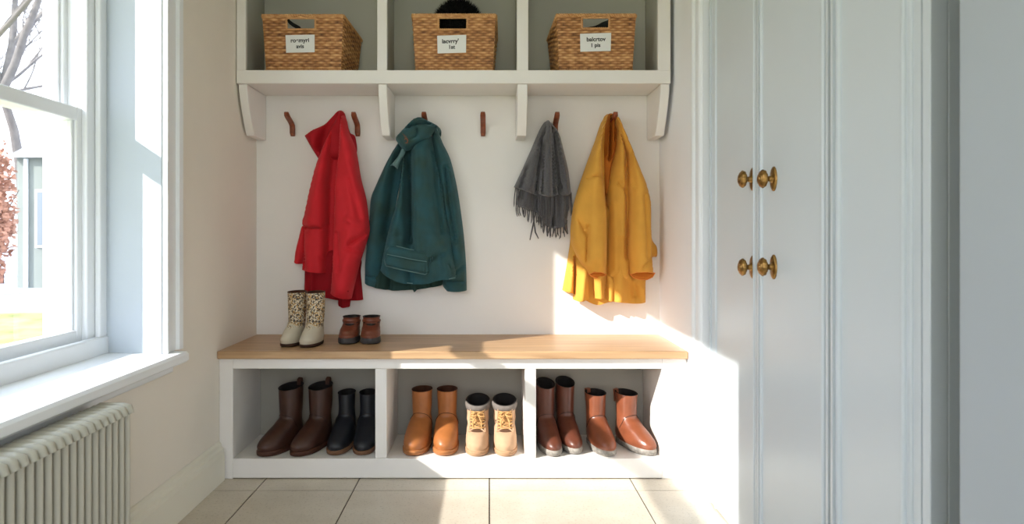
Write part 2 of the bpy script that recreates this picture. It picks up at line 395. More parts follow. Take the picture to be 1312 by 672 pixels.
# ------------------------------------------------------------------ built-in wardrobes
def door_leaf(parent, off, y0, y1, hinge_moulds, knobs, xf=0.785):
    """front faces -X"""
    z0, z1 = 0.006, 2.36
    d = MB(); d.box((xf, y0, z0), (xf + 0.024, y1, z1))
    st = 0.040
    # raised frame with half-round beads running along it
    d.box((xf - 0.006, y0, z0), (xf, y0 + 0.010, z1)); d.box((xf - 0.006, y1 - 0.010, z0), (xf, y1, z1))
    for (a, b, h) in hinge_moulds:
        pts = [(xf + 0.001, a)] + [(xf - h * math.sin(PI * k / 6), a + (b - a) * (1 - math.cos(PI * k / 6)) / 2) for k in range(1, 6)] + [(xf + 0.001, b)]
        d.prism(pts, 'z', z0, z1)
    o = d.build('door', M['cabinet'], parent, off, angle=25)
    for (ky, kz) in knobs:
        k = MB()
        # oval rose plate
        n = 28; ring = []
        for (dx, sy, sz) in ((0, 0.019, 0.034), (-0.003, 0.019, 0.034), (-0.006, 0.015, 0.029), (-0.007, 0.008, 0.018)):
            ring.append([(xf + dx, ky + sy * math.cos(2 * PI * q / n), kz + sz * math.sin(2 * PI * q / n)) for q in range(n)])
        v = [p for r_ in ring for p in r_]
        fcs = [(i * n + q, i * n + (q + 1) % n, (i + 1) * n + (q + 1) % n, (i + 1) * n + q) for i in range(3) for q in range(n)]
        fcs += [tuple(range(n)), tuple(range(3 * n, 4 * n))]
        k.add(v, fcs)
        prof = [(0.004, 0.013), (0.009, 0.012), (0.012, 0.0085), (0.020, 0.0075), (0.024, 0.009), (0.027, 0.016), (0.030, 0.0215), (0.034, 0.0245), (0.039, 0.0245),
                (0.043, 0.0215), (0.046, 0.0175), (0.0465, 0.0155), (0.0485, 0.0145), (0.0495, 0.010), (0.0485, 0.007), (0.051, 0.005), (0.0515, 0.001)]
        nn = 36; base = Vector((xf, ky, kz)); vv = []
        for dd, r in prof:
            for q in range(nn):
                an = 2 * PI * q / nn
                rr = r * (1 + (0.055 * math.cos(12 * an) if 0.026 < dd < 0.047 else 0))
                vv.append(base + Vector((-dd * 0.86, rr * math.cos(an), rr * math.sin(an))))
        ff = [(i * nn + q, i * nn + (q + 1) % nn, (i + 1) * nn + (q + 1) % nn, (i + 1) * nn + q) for i in range(len(prof) - 1) for q in range(nn)]
        ff += [tuple(range(nn)), tuple(range((len(prof) - 1) * nn, len(prof) * nn))]
        k.add(vv, ff)
        k.build('knob', M['brass'], o, off, angle=60, label='ornate aged brass knob on an oval rose')
    return o
YM = 1.910
w1 = empty('wardrobe', (1.0, 1.91, 0), 'pale blue-grey built-in wardrobe with paired doors and four brass knobs, next to the bench', 'wardrobe', 'built-in wardrobes')
cs = MB(); cs.box((0.812, 1.502, 0), (1.24, 2.336, 2.40)); cs.box((0.790, 2.326, 0), (0.812, 2.336, 2.40)); cs.box((0.790, 1.5035, 0), (0.812, 1.5065, 2.40))
cs.build('carcase', M['cabinet'], w1, w1.location, smooth=False)
door_leaf(w1, w1.location, YM + 0.0015, 2.325, [(1.930, 1.944, 0.007), (2.262, 2.276, 0.006)], [(1.951, 1.118), (1.951, 0.856)])
door_leaf(w1, w1.location, 1.5085, YM - 0.0015, [(1.882, 1.896, 0.006), (1.530, 1.546, 0.007)], [(1.807, 1.107), (1.807, 0.864)])
w2 = empty('wardrobe', (1.0, 1.33, 0), 'pale blue-grey built-in wardrobe with one plain door without knobs, nearest the viewer', 'wardrobe', 'built-in wardrobes')
cs = MB(); cs.box((0.812, 1.160, 0), (1.24, 1.500, 2.40)); cs.box((0.780, 1.160, 0), (0.812, 1.182, 2.40))
cs.build('carcase', M['cabinet'], w2, w2.location, bevel=0.002)
door_leaf(w2, w2.location, 1.1835, 1.498, [(1.460, 1.474, 0.008), (1.234, 1.246, 0.006), (1.214, 1.222, 0.004)], [])

# ------------------------------------------------------------------ bench
BF = 2.553; BK = 2.86
bench = empty('storage_bench', (-0.14, 2.7, 0), 'cream painted three-bay shoe storage bench standing against the back wall', 'bench')
bo = bench.location
def part(mb, name, m, par, off, bevel=0.0025, label=None): return mb.build(name, m, par, off, bevel=bevel, label=label)
ZA, ZS = 0.429, 0.080
part(box((XL + 0.001, BF, 0), (-0.999, YB - 0.002, 0.470)), 'side_panel', M['joinery'], bench, bo)
part(box((0.672, BF, 0), (XR - 0.001, YB - 0.002, 0.470)), 'side_panel', M['joinery'], bench, bo)
part(box((-0.445, BF + 0.001, ZS), (-0.400, BK, ZA + 0.005)), 'divider', M['joinery'], bench, bo)
part(box((0.139, BF + 0.001, ZS), (0.182, BK, ZA + 0.005)), 'divider', M['joinery'], bench, bo)
part(box((-0.999, BF - 0.002, 0.004), (0.672, BK, ZS)), 'bottom_shelf', M['joinery'], bench, bo)
part(box((-0.999, BF - 0.001, ZA), (0.672, BF + 0.022, 0.470)), 'apron', M['joinery'], bench, bo)
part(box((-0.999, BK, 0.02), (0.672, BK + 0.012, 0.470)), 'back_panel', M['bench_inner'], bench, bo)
top = MB(); top.box((XL + 0.001, 2.530, 0.471), (XR - 0.002, YB - 0.001, 0.501))
o = top.build('bench_top', M['oak'], bevel=0.004, seg=3)
tag(o, 'oiled oak board laid along the top of the storage bench', 'bench top')

# ------------------------------------------------------------------ upper shelf unit
UF = 2.722
unit = empty('wall_shelf_unit', (-0.15, 2.85, 1.58), 'cream painted wall shelf unit with open cubbies and curved brackets', 'shelf unit')
uo = unit.location
YB2 = YB - 0.002
part(box((-1.050, UF, 1.58), (0.753, YB2, 1.610)), 'bottom_board', M['joinery'], unit, uo)
part(box((-1.050, UF - 0.001, 1.581), (0.753, UF + 0.02, 1.636)), 'front_rail', M['joinery'], unit, uo)
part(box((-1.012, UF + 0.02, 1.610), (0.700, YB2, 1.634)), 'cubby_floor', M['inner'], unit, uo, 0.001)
for (a, b) in ((-1.050, -1.012), (-0.466, -0.425), (0.114, 0.162), (0.700, 0.753)):
    part(box((a, UF, 1.634), (b, UF + 0.02, 2.06)), 'stile', M['joinery'], unit, uo)
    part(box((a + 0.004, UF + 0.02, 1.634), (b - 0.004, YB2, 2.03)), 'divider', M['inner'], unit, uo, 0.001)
part(box((-1.050, UF, 2.03), (0.753, YB2, 2.07)), 'top_board', M['joinery'], unit, uo)
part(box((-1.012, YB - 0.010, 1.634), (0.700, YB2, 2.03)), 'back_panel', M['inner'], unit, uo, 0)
brk = [(YB2, 1.579), (2.728, 1.579), (2.730, 1.555), (2.736, 1.530), (2.748, 1.500), (2.764, 1.465), (2.785, 1.425), (2.806, 1.392), (2.818, 1.377), (YB2, 1.377)]
for (a, b) in ((-1.044, -1.008), (-0.463, -0.427), (0.117, 0.159), (0.712, 0.750)):
    m_ = MB(); m_.prism(brk, 'x', a, b); m_.build('bracket', M['joinery'], unit, uo, bevel=0.003)

# ------------------------------------------------------------------ hooks
def hook(px, label):
    X = (px - VX) / F * YB
    r = empty('coat_hook', (X, YB, 1.43), label, 'hook', 'leather strap coat hooks')
    path = [(-0.004, 1.396), (-0.008, 1.41), (-0.010, 1.43), (-0.013, 1.442), (-0.026, 1.451), (-0.050, 1.460), (-0.076, 1.468), (-0.092, 1.476), (-0.102, 1.486)]
    w, t = 0.0115, 0.0055
    v = []; n = len(path)
    for i, (dy, z) in enumerate(path):
        a = path[max(i - 1, 0)]; b = path[min(i + 1, n - 1)]
        ty, tz = b[0] - a[0], b[1] - a[1]; l = math.hypot(ty, tz); ny, nz = -tz / l, ty / l
        ww = w * (0.8 if i in (0, n - 1) else 1)
        tt = t * (0.7 if i in (0, n - 1) else 1)
        for (sx, sn) in ((-1, -0.6), (-0.7, -1), (0.7, -1), (1, -0.6), (1, 0.6), (0.7, 1), (-0.7, 1), (-1, 0.6)):
            v.append((sx * ww, dy - tt + ny * sn * tt, z - 1.43 + nz * sn * tt))
    f = [(i * 8 + k, i * 8 + (k + 1) % 8, (i + 1) * 8 + (k + 1) % 8, (i + 1) * 8 + k) for i in range(n - 1) for k in range(8)]
    f += [tuple(range(8)), tuple(range(8 * (n - 1), 8 * n))]
    obj('strap', v, f, M['hook'], r, angle=50)
    MB().lathe([(0, 0.0055), (0.002, 0.0055), (0.003, 0.003)], (0, -0.0165, 1.405 - 1.43), (0, -1, 0), 14).build('screw', M['copper'], r)
    return r
hook(376, 'bare brown leather coat hook left of the red coat')
hook(459, 'bare brown leather coat hook between the red coat and the green coat')
hook(546, 'brown leather coat hook that the green coat hangs from')
hook(619, 'bare brown leather coat hook between the green coat and the grey scarf')
hook(711, 'brown leather coat hook that the grey scarf hangs from')
hook(783, 'brown leather coat hook that the yellow coat hangs from')

# ------------------------------------------------------------------ cloth panels (traced outline, swelled toward the room)
def smooth_outline(pts, step):
    n = len(pts); out = []; free = []
    for i in range(n):
        p1, p2 = pts[i], pts[(i + 1) % n]; p0, p3 = pts[i - 1], pts[(i + 2) % n]
        f1 = p1[2] if len(p1) > 2 else ''; f2 = p2[2] if len(p2) > 2 else ''
        a1 = np.array(p1[:2], float); a2 = np.array(p2[:2], float)
        a0 = a1 if 's' in f1 else np.array(p0[:2], float); a3 = a2 if 's' in f2 else np.array(p3[:2], float)
        k = max(1, int(np.linalg.norm(a2 - a1) / step + 0.5))
        for j in range(k):
            t = j / k
            q = 0.5 * ((2 * a1) + (a2 - a0) * t + (2 * a0 - 5 * a1 + 4 * a2 - a3) * t * t + (3 * a1 - a0 - 3 * a2 + a3) * t ** 3)
            out.append(q); free.append('f' in f1)
    return np.array(out), free
def seg_dist(p, a, b):
    d = b - a; l2 = (d * d).sum(-1) + 1e-9
    t = np.clip(((p[:, None, :] - a[None]) * d[None]).sum(-1) / l2[None], 0, 1)
    q = a[None] + t[..., None] * d[None]
    return np.sqrt(((p[:, None, :] - q) ** 2).sum(-1)).min(1)
def panel(name, outline, Y, H, R, m, root, folds=(), wr=0.003, step=2.0, edge=0.004, seed=0, label=None, slope=0.0, parent=None, ws=1.0):
    B, free = smooth_outline(outline, step)
    n = len(B)
    x0, y0 = B.min(0); x1, y1 = B.max(0)
    gx, gy = np.meshgrid(np.arange(x0, x1, step), np.arange(y0, y1, step))
    gx = gx + (np.arange(gx.shape[0]) % 2)[:, None] * step / 2
    G = np.stack([gx.ravel(), gy.ravel()], 1)
    # inside test
    ins = np.zeros(len(G), bool)
    for i in range(n):
        a, b = B[i], B[(i + 1) % n]
        c = ((a[1] > G[:, 1]) != (b[1] > G[:, 1]))
        with np.errstate(divide='ignore', invalid='ignore'):
            xi = (b[0] - a[0]) * (G[:, 1] - a[1]) / (b[1] - a[1]) + a[0]
        ins ^= c & (G[:, 0] < xi)
    G = G[ins]
    if len(G):
        G = G[seg_dist(G, B, np.roll(B, -1, 0)) > step * 0.6]
    pts = [Vector(p) for p in B] + [Vector(p) for p in G]
    edges = [(i, (i + 1) % n) for i in range(n)]
    vo, eo, fo, *_ = geometry.delaunay_2d_cdt(pts, edges, [], 1, 1e-4)
    Q = np.array([tuple(v) for v in vo])
    nf = [i for i in range(n) if not free[i]]
    A1, A2 = B, np.roll(B, -1, 0)
    d = seg_dist(Q, A1[nf], A2[nf]) if nf else np.full(len(Q), 1e3)
    t = np.sqrt(np.clip(1 - (1 - np.minimum(d / R, 1)) ** 2, 0, 1))
    h = edge + H * t
    for fd in folds:
        pl, amp, w = fd[:3]
        pl = np.array(pl, float)
        dd = seg_dist(Q, pl[:-1], pl[1:])
        h += (1.7 if amp > 0 else 2.6) * amp * np.exp(-(dd / (w if amp > 0 else w * 0.8)) ** 2) * np.minimum(1, 0.15 + d / 5)
    for i in range(len(Q)):
        x, y = Q[i]
        nv = noise.noise(Vector((x * 0.05 * ws + seed * 7.3, y * 0.018 * ws, seed))) * 1.0 + noise.noise(Vector((x * 0.12 * ws, y * 0.07 * ws + seed * 3.1, seed + 5))) * 0.45
        h[i] += 1.5 * wr * nv * min(1, d[i] / 4)
    h = np.maximum(h, edge * 0.5)
    Yn = Y - H * 0.6
    fr = [P(Q[i][0], Q[i][1], Yn) for i in range(len(Q))]
    ym = y0
    V = [Vector((p.x, Y - h[i] - slope * (Q[i][1] - ym), p.z)) for i, p in enumerate(fr)]
    K = [Vector((p.x, Y - slope * (Q[i][1] - ym), p.z)) for i, p in enumerate(fr)]
    N = len(V); faces = [tuple(f_) for f_ in fo]
    cnt = {}
    for f_ in faces:
        for a, b in zip(f_, f_[1:] + f_[:1]):
            cnt.setdefault((min(a, b), max(a, b)), []).append((a, b))
    rim = [e[0] for e in cnt.values() if len(e) == 1]
    faces += [tuple(i + N for i in reversed(f_)) for f_ in fo]
    faces += [(b, a, a + N, b + N) for a, b in rim]
    o = obj(name, V + K, faces, m, parent or root, root.location, angle=62, label=label)
    o['_fn'] = 0; del o['_fn']
    return o
def seam(name, pts, Y, r, m, root, parent=None, label=None):
    """thin cord that follows px points lying at depth Y each"""
    path = [P(x, y, yy) for (x, y, yy) in pts]
    return MB().tube(path, r, 6).build(name, m, parent or root, root.location, label=label)

# --- red coat
red = empty('coat', P(435, 150, 2.95), 'bright red hooded coat hanging on the left above the floral boots', 'coat', 'coats on the hooks')
W0 = YB - 0.003
panel('back_panel', [(400, 330), (389.6, 348, 's'), (389, 373.5, 'sf'), (398, 378, 'f'), (406.7, 381, 'f'), (420, 382, 'f'), (433, 385, 'sf'), (434.8, 392, 'sf'), (441, 394, 'f'), (447.3, 393.3, 'sf'), (448.5, 385, 'sf'), (456, 385, 'f'), (464.6, 384.6, 's'), (461.5, 350), (460, 330), (430, 320)],
      W0 - 0.004, 0.024, 9, M['red_in'], red, [([(402, 345), (401, 378)], 0.010, 3), ([(430, 345), (434, 385)], -0.008, 3), ([(441, 384), (441, 394)], 0.012, 4), ([(455, 345), (459, 384)], 0.006, 3)], seed=1)
panel('sleeve', [(386, 290), (381.7, 305), (377.5, 322), (376, 335, 'sf'), (380, 338, 'f'), (386, 338.5, 's'), (392, 320), (392, 295)],
      W0 - 0.006, 0.03, 7, M['red'], red, [], seed=2, label='red sleeve end showing behind the front')
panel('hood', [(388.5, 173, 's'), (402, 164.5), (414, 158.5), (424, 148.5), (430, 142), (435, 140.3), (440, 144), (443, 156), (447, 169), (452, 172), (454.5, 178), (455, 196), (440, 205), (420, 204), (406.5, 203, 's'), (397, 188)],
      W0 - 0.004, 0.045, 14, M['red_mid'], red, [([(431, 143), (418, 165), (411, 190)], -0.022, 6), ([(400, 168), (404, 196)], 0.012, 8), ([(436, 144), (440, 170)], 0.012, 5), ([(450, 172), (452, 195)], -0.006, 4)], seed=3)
panel('front', [(434, 143), (440, 150), (441, 180), (434, 200), (431, 230), (430, 263), (430, 295), (428, 330), (425.5, 349.5, 'sf'), (416, 350, 'f'), (406.7, 349.5, 'f'), (394, 347.5, 'f'), (384.8, 345.5, 's'), (386, 320), (387, 294), (384.5, 286), (388, 272), (391, 258), (395, 240), (400, 220), (406, 202), (414, 183), (424, 162)],
      W0 - 0.012, 0.062, 17, M['red'], red, [([(434, 150), (428, 190), (424, 235), (422.5, 295), (421, 348)], -0.034, 7), ([(428, 160), (418, 195), (410, 240), (405, 285)], 0.012, 9), ([(392, 293), (418, 291.5)], -0.010, 1.6), ([(387, 300), (390, 343)], -0.008, 2.2), ([(412, 330), (416, 341)], -0.006, 1.6), ([(396, 310), (398, 346)], 0.006, 6)], wr=0.006, seed=4)
panel('sleeve', [(437, 146), (442, 152), (446, 170), (454, 190), (460.8, 228), (467.5, 255), (470.8, 281), (471.7, 297.5), (467, 314), (459.8, 337), (453, 364), (448.5, 384, 'sf'), (440, 382.5, 'f'), (430, 379.5, 'f'), (421.7, 375.6, 's'), (424, 340), (425.6, 300), (426.5, 265), (428, 230), (432, 195), (434, 165)],
      W0 - 0.062, 0.060, 12, M['red'], red, [([(440, 150), (448, 200), (455, 250), (452, 300), (440, 370)], 0.012, 10), ([(470, 300), (450, 312)], -0.012, 3.5), ([(468, 292), (448, 282)], 0.008, 4), ([(463, 325), (446, 318)], -0.007, 3), ([(432, 300), (436, 345)], -0.006, 4), ([(449, 230), (462, 280)], -0.007, 4)], wr=0.007, seed=5)
# cuff buttons
b = MB()
for (x, y) in ((443.5, 369), (446, 373.5)):
    p = P(x, y, W0 - 0.124); b.lathe([(0, 0.0032), (0.003, 0.0032)], p, (0, -1, 0), 10)
b.build('cuff_buttons', M['red_in'], red, red.location)

# --- green coat
grn = empty('coat', P(545, 160, 2.95), 'dark green hooded field coat hanging second from the left with a buckled collar tab', 'coat', 'coats on the hooks')
panel('back_panel', [(482, 330), (470, 345), (470, 364, 'sf'), (476, 367, 'f'), (487, 370, 'f'), (502, 372.5, 'f'), (518, 372, 'f'), (530, 371, 'sf'), (532, 374, 'sf'), (535, 371, 'sf'), (550, 369, 'f'), (566, 366, 's'), (575, 340), (560, 320), (520, 315)],
      W0 - 0.004, 0.03, 8, M['green_in'], grn, [([(500, 345), (498, 371)], -0.012, 4), ([(530, 350), (532, 374)], 0.014, 4), ([(487, 345), (484, 369)], 0.008, 4), ([(550, 350), (551, 370)], -0.008, 4)], seed=11)
panel('sleeve', [(513, 177), (508, 184), (495, 206), (481, 236), (474, 254), (472, 280), (469, 310), (466.5, 338), (466, 363, 'sf'), (474, 366.5, 'f'), (486, 369, 's'), (492, 345), (500, 300), (506, 262), (512, 230), (516, 200), (516, 182)],
      W0 - 0.006, 0.05, 13, M['green'], grn, [([(506, 180), (493, 225), (484, 270), (476, 340)], 0.012, 9), ([(470, 354), (488, 357)], -0.006, 1.6), ([(511, 205), (503, 250), (497, 300)], -0.030, 7)], wr=0.005, seed=12)
panel('sleeve', [(556, 160), (561, 168), (567, 183), (576, 202), (583, 229), (588, 257), (593.5, 298), (596.7, 337), (597.7, 373, 'sf'), (585, 374, 'f'), (571.7, 373.5, 's'), (566, 362), (572, 330), (566, 280), (560, 230), (552, 185)],
      W0 - 0.006, 0.05, 13, M['green'], grn, [([(562, 172), (575, 215), (583, 260), (588, 330)], 0.012, 8), ([(571, 215), (576, 262), (584, 310)], -0.010, 3), ([(574, 362), (596, 361)], -0.005, 1.6), ([(580, 352), (594, 340)], -0.006, 3)], wr=0.005, seed=13)
panel('body', [(530, 180), (517, 188), (513.5, 215), (509.5, 245), (506, 262), (499.5, 282), (493.5, 305), (488, 330), (485.5, 346, 'sf'), (496, 353.5, 'f'), (506, 359, 'f'), (517, 362.5, 'f'), (530, 364, 'f'), (546.7, 363.5, 'f'), (556, 361, 'f'), (566, 358.5, 'f'), (576, 358, 'f'), (583, 356.5, 's'), (584.8, 352), (582.5, 333), (578.5, 302), (572, 279), (569, 256), (564, 225), (558, 200), (553, 176), (545, 168)],
      W0 - 0.024, 0.085, 17, M['green'], grn, [([(523, 192), (524, 245), (525, 310)], -0.034, 6), ([(516, 205), (514, 250), (506, 295)], 0.014, 6), ([(545, 190), (541, 240), (548, 300), (556, 350)], 0.014, 9), ([(534, 195), (533, 260), (536, 330)], 0.012, 6), ([(553, 195), (558, 240), (566, 300)], -0.014, 5), ([(524, 310), (526, 362)], -0.012, 5), ([(560, 300), (576, 345)], 0.010, 7), ([(575, 338), (579, 350)], -0.006, 2), ([(505, 300), (497, 345)], 0.010, 6), ([(540, 340), (572, 322)], -0.006, 4)], wr=0.009, seed=14)
# pale edge of the hem
pts = [(485.8, 346), (496, 353.5), (506, 359), (517, 362.5), (530, 364), (546.7, 363.5), (556, 361), (566, 358.5), (576, 358), (583, 356.5), (584.6, 352)]
Bc, _ = smooth_outline([(x, y) for x, y in pts], 3)
hem = [(x, y, W0 - 0.075) for x, y in Bc if True][: -int(100 / 3) if False else None]
hem = [q for q in hem if q[1] > 345.5][:40]
seam('hem_binding', [(x, y - 0.3, W0 - (0.03 if i in (0, len(pts) - 1) else 0.098)) for i, (x, y) in enumerate(pts)], 0, 0.0022, M['green_edge'], grn)
panel('collar', [(516, 188), (510, 200), (499.5, 212.5, 's'), (504, 212.5), (509, 217, 's'), (513, 206), (519, 196)],
      W0 - 0.075, 0.012, 5, M['green_edge'], grn, [], seed=15, wr=0.001, label='turned-out corner of the collar')
panel('hood', [(537, 148.8), (529, 151.5), (522, 157), (514, 166), (506, 175.5), (509, 183), (514, 189), (519.5, 192.5), (528, 189.5), (537, 184.5), (546, 178.5), (553, 171), (558.5, 163), (561, 168), (564, 174), (564.5, 166), (560, 160), (553, 156), (545.5, 152.5)],
      W0 - 0.078, 0.055, 10, M['green'], grn, [([(519, 164), (532, 160), (545, 158), (557, 160)], -0.016, 2.4), ([(512, 172), (520, 188)], 0.006, 4), ([(535, 166), (534, 175), (528, 178)], -0.006, 1.8), ([(530, 152), (548, 155)], 0.010, 3.5)], wr=0.003, seed=16)
panel('collar_tab', [(514.5, 170, 's'), (519, 172), (524, 178), (523.5, 184), (520, 187, 's'), (515, 181)],
      W0 - 0.130, 0.006, 3, M['patch'], grn, [], seed=17, wr=0.001, step=1.2, label='worn brown leather tab')
rg = MB(); cc = P(520.2, 180.5, W0 - 0.141)
rg.tube([cc + Vector((math.cos(a) * 0.0075, 0, math.sin(a) * 0.0095)) for a in [2 * PI * k / 20 for k in range(21)]], 0.0016, 8, cap=False)
rg.build('buckle_ring', M['copper'], grn, grn.location)
# patch pocket with turned-over flap
pk = panel('pocket', [(497.7, 316, 's'), (501, 313.8), (513, 317), (526, 320), (540, 322), (551, 323), (554, 327), (554.8, 336), (552, 348), (547, 352.5), (530, 350), (510, 346), (495, 342), (491.5, 334), (493.5, 323)],
      W0 - 0.112, 0.026, 4, M['green'], grn, [([(500, 320), (548, 329)], 0.004, 3), ([(549, 324), (551, 345)], -0.012, 1.8)], wr=0.003, seed=18)
panel('pocket_flap', [(495.5, 326, 's'), (508, 328.5), (522, 331.5), (536, 334), (546.7, 335.5, 's'), (546, 344), (544.5, 351, 's'), (530, 348.5), (512, 344.8), (494.5, 340.5, 's'), (492.5, 333)],
      W0 - 0.134, 0.014, 3, M['green'], grn, [([(510, 337), (535, 342)], 0.002, 2)], wr=0.002, seed=19, parent=pk)
seam('pocket_piping', [(492.5, 333, W0 - 0.138), (494.5, 341, W0 - 0.139), (512, 345.3, W0 - 0.147), (530, 349.2, W0 - 0.147), (545, 352, W0 - 0.139), (551.5, 347, W0 - 0.126), (554.4, 336, W0 - 0.124), (553.6, 327, W0 - 0.124), (549, 322.6, W0 - 0.124), (526, 319.8, W0 - 0.124), (501, 313.9, W0 - 0.124), (496, 320, W0 - 0.124)], 0, 0.0016, M['green_edge'], grn, parent=pk)
seam('flap_piping', [(495.5, 326, W0 - 0.142), (508, 328.5, W0 - 0.149), (522, 331.5, W0 - 0.149), (536, 334, W0 - 0.149), (546.7, 335.5, W0 - 0.142)], 0, 0.0016, M['green_edge'], grn, parent=pk)

# --- scarf
scf = empty('scarf', P(704, 160, 2.95), 'charcoal grey fringed wool scarf bunched over a hook left of the yellow coat', 'scarf')
panel('back_fold', [(700, 158), (688, 185), (674, 225), (664, 250), (662, 262, 'f'), (675, 268, 'f'), (690, 274, 'f'), (696, 284, 'f'), (706, 292, 'f'), (718, 292, 'f'), (727, 282), (730, 250), (725, 205), (712, 162)],
      W0 - 0.004, 0.05, 14, M['scarf'], scf, [([(690, 230), (686, 268)], -0.02, 4), ([(708, 240), (708, 290)], -0.018, 4), ([(720, 240), (722, 290)], 0.014, 4), ([(675, 245), (672, 265)], 0.012, 4)], wr=0.007, seed=21)
panel('left_fold', [(701, 155), (696.5, 157.5), (690, 169.5), (679.5, 194), (667, 222), (658.6, 239.5, 'sf'), (668, 243, 'f'), (678, 247.5, 'f'), (690, 251, 's'), (696, 230), (700, 195), (704, 165)],
      W0 - 0.020, 0.055, 8, M['scarf'], scf, [([(698, 160), (687, 200), (677, 243)], 0.016, 6), ([(695, 178), (687, 245)], -0.026, 3.2), ([(676, 215), (668, 240)], -0.008, 3)], wr=0.005, seed=22)
panel('right_fold', [(704, 155), (709.5, 160), (717, 170), (724, 196), (729, 218), (732.5, 247, 'sf'), (725, 251.5, 'f'), (716, 249, 's'), (709, 225), (705, 190), (701, 165)],
      W0 - 0.026, 0.055, 7, M['scarf'], scf, [([(710, 165), (719, 205), (726, 248)], 0.014, 5), ([(710, 172), (718, 240)], -0.026, 3.0)], wr=0.005, seed=23)
panel('middle_fold', [(700, 154.5), (706, 156), (709.5, 175), (711, 200), (713, 225), (716, 249, 'sf'), (706, 252, 'f'), (697, 251, 'f'), (690, 248, 's'), (692, 225), (694.5, 200), (696, 175)],
      W0 - 0.058, 0.058, 7, M['scarf'], scf, [([(703, 160), (703, 205), (702, 250)], 0.012, 5), ([(698, 185), (695.5, 248)], -0.016, 2.5), ([(707, 170), (709, 248)], -0.014, 2.5)], wr=0.004, seed=24)
def fringe(pts, Y, cnt, lo, hi, seed):
    rnd = random.Random(seed); f = MB()
    for i in range(cnt):
        t = (i + 0.5 + rnd.uniform(-0.25, 0.25)) / cnt * (len(pts) - 1); k = min(int(t), len(pts) - 2); u = t - k
        x = pts[k][0] * (1 - u) + pts[k + 1][0] * u; y = pts[k][1] * (1 - u) + pts[k + 1][1] * u
        L = rnd.uniform(lo, hi); sw = rnd.uniform(-2.5, 2.5); w2 = rnd.uniform(-1.5, 1.5)
        yy = Y - rnd.uniform(0, 0.018)
        pth = [P(x + sw * s * s + w2 * math.sin(3 * s), y - 1.5 + L * s, yy - 0.006 * math.sin(s * 2 + i)) for s in (0, .17, .33, .5, .67, .83, 1)]
        f.tube(pth, [0.0028, 0.0026, 0.0024, 0.0026, 0.0024, 0.0026, 0.0014], 5)
    o = f.build('fringe', M['scarf'], scf, scf.location); o['kind'] = 'stuff'; return o
fringe([(661, 262), (675, 268), (690, 274), (697, 285), (706, 291), (718, 291), (727, 283)], W0 - 0.022, 42, 11, 18, 1)
fringe([(660, 241), (668, 243), (678, 248), (690, 251)], W0 - 0.040, 20, 14, 26, 2)
fringe([(717, 249), (725, 252), (732, 248)], W0 - 0.045, 13, 16, 30, 3)
fringe([(691, 249), (697, 251), (706, 252), (715, 250)], W0 - 0.070, 18, 22, 42, 4)
lo = MB()
lo.tube([P(683, 270, W0 - 0.03), P(684, 284, W0 - 0.03), P(681, 298, W0 - 0.03), P(679, 308, W0 - 0.028)], [0.003, 0.0035, 0.0035, 0.002], 6)
lo.tube([P(684, 284, W0 - 0.03), P(686, 298, W0 - 0.032), P(690, 306, W0 - 0.03)], [0.003, 0.0035, 0.002], 6)
lo.build('loose_tassel', M['scarf'], scf, scf.location)

# --- yellow coat
yel = empty('coat', P(784, 155, 2.95), 'mustard yellow wool coat hanging at the right end with open cuffs', 'coat', 'coats on the hooks')
panel('back_panel', [(772, 155), (760, 190), (748, 222), (738, 254), (733, 287), (731, 312), (726, 345), (721, 372.5, 'sf'), (728, 375, 'f'), (736, 377, 'f'), (752, 386, 'f'), (765, 390.5, 'f'), (779, 387, 'f'), (787, 386, 'f'), (806.7, 388.7, 'f'), (818, 388.7, 'f'), (828.5, 387.5, 's'), (829, 358), (836, 332), (843, 329), (843, 317), (836, 303), (835, 262), (825, 228), (806, 180), (794, 152), (784, 145)],
      W0 - 0.004, 0.04, 12, M['yellow'], yel, [([(735, 330), (730, 372)], 0.010, 5), ([(737, 330), (737, 374)], -0.016, 3), ([(790, 240), (792, 384)], 0.02, 9), ([(806, 300), (814, 380)], -0.01, 6), ([(783, 160), (781, 260)], -0.03, 6), ([(800, 350), (824, 372)], 0.006, 4)], wr=0.005, seed=31)
panel('inner_lining', [(779, 147), (774, 170), (772, 195), (773, 222), (776, 250), (780, 246), (784, 215), (790, 190), (791, 165), (789, 148)],
      W0 - 0.030, 0.020, 5, M['yellow_in'], yel, [([(780, 150), (777, 200)], 0.014, 2.2), ([(785, 150), (783, 205)], 0.014, 2.2), ([(782.4, 150), (780, 205)], -0.012, 1.8), ([(788, 150), (788, 180)], -0.01, 1.8)], wr=0.002, seed=32, step=1.5, label='folded orange collar lining')
panel('hem', [(739, 325), (737, 350), (735, 384.5, 'sf'), (742, 386, 'f'), (752, 384, 'f'), (763, 382, 'f'), (776, 384, 's'), (777, 372), (778, 340), (762, 325)],
      W0 - 0.018, 0.05, 12, M['yellow'], yel, [([(748, 345), (744, 384)], 0.014, 5), ([(756, 352), (758, 382)], -0.022, 3.5), ([(767, 355), (769, 383)], 0.012, 4)], wr=0.004, seed=33)
panel('hem', [(776, 352), (776.5, 384, 'sf'), (782, 386, 'f'), (787, 385.5, 's'), (788.5, 370), (788, 357), (782, 352)], W0 - 0.030, 0.040, 6, M['yellow'], yel, [], seed=34)
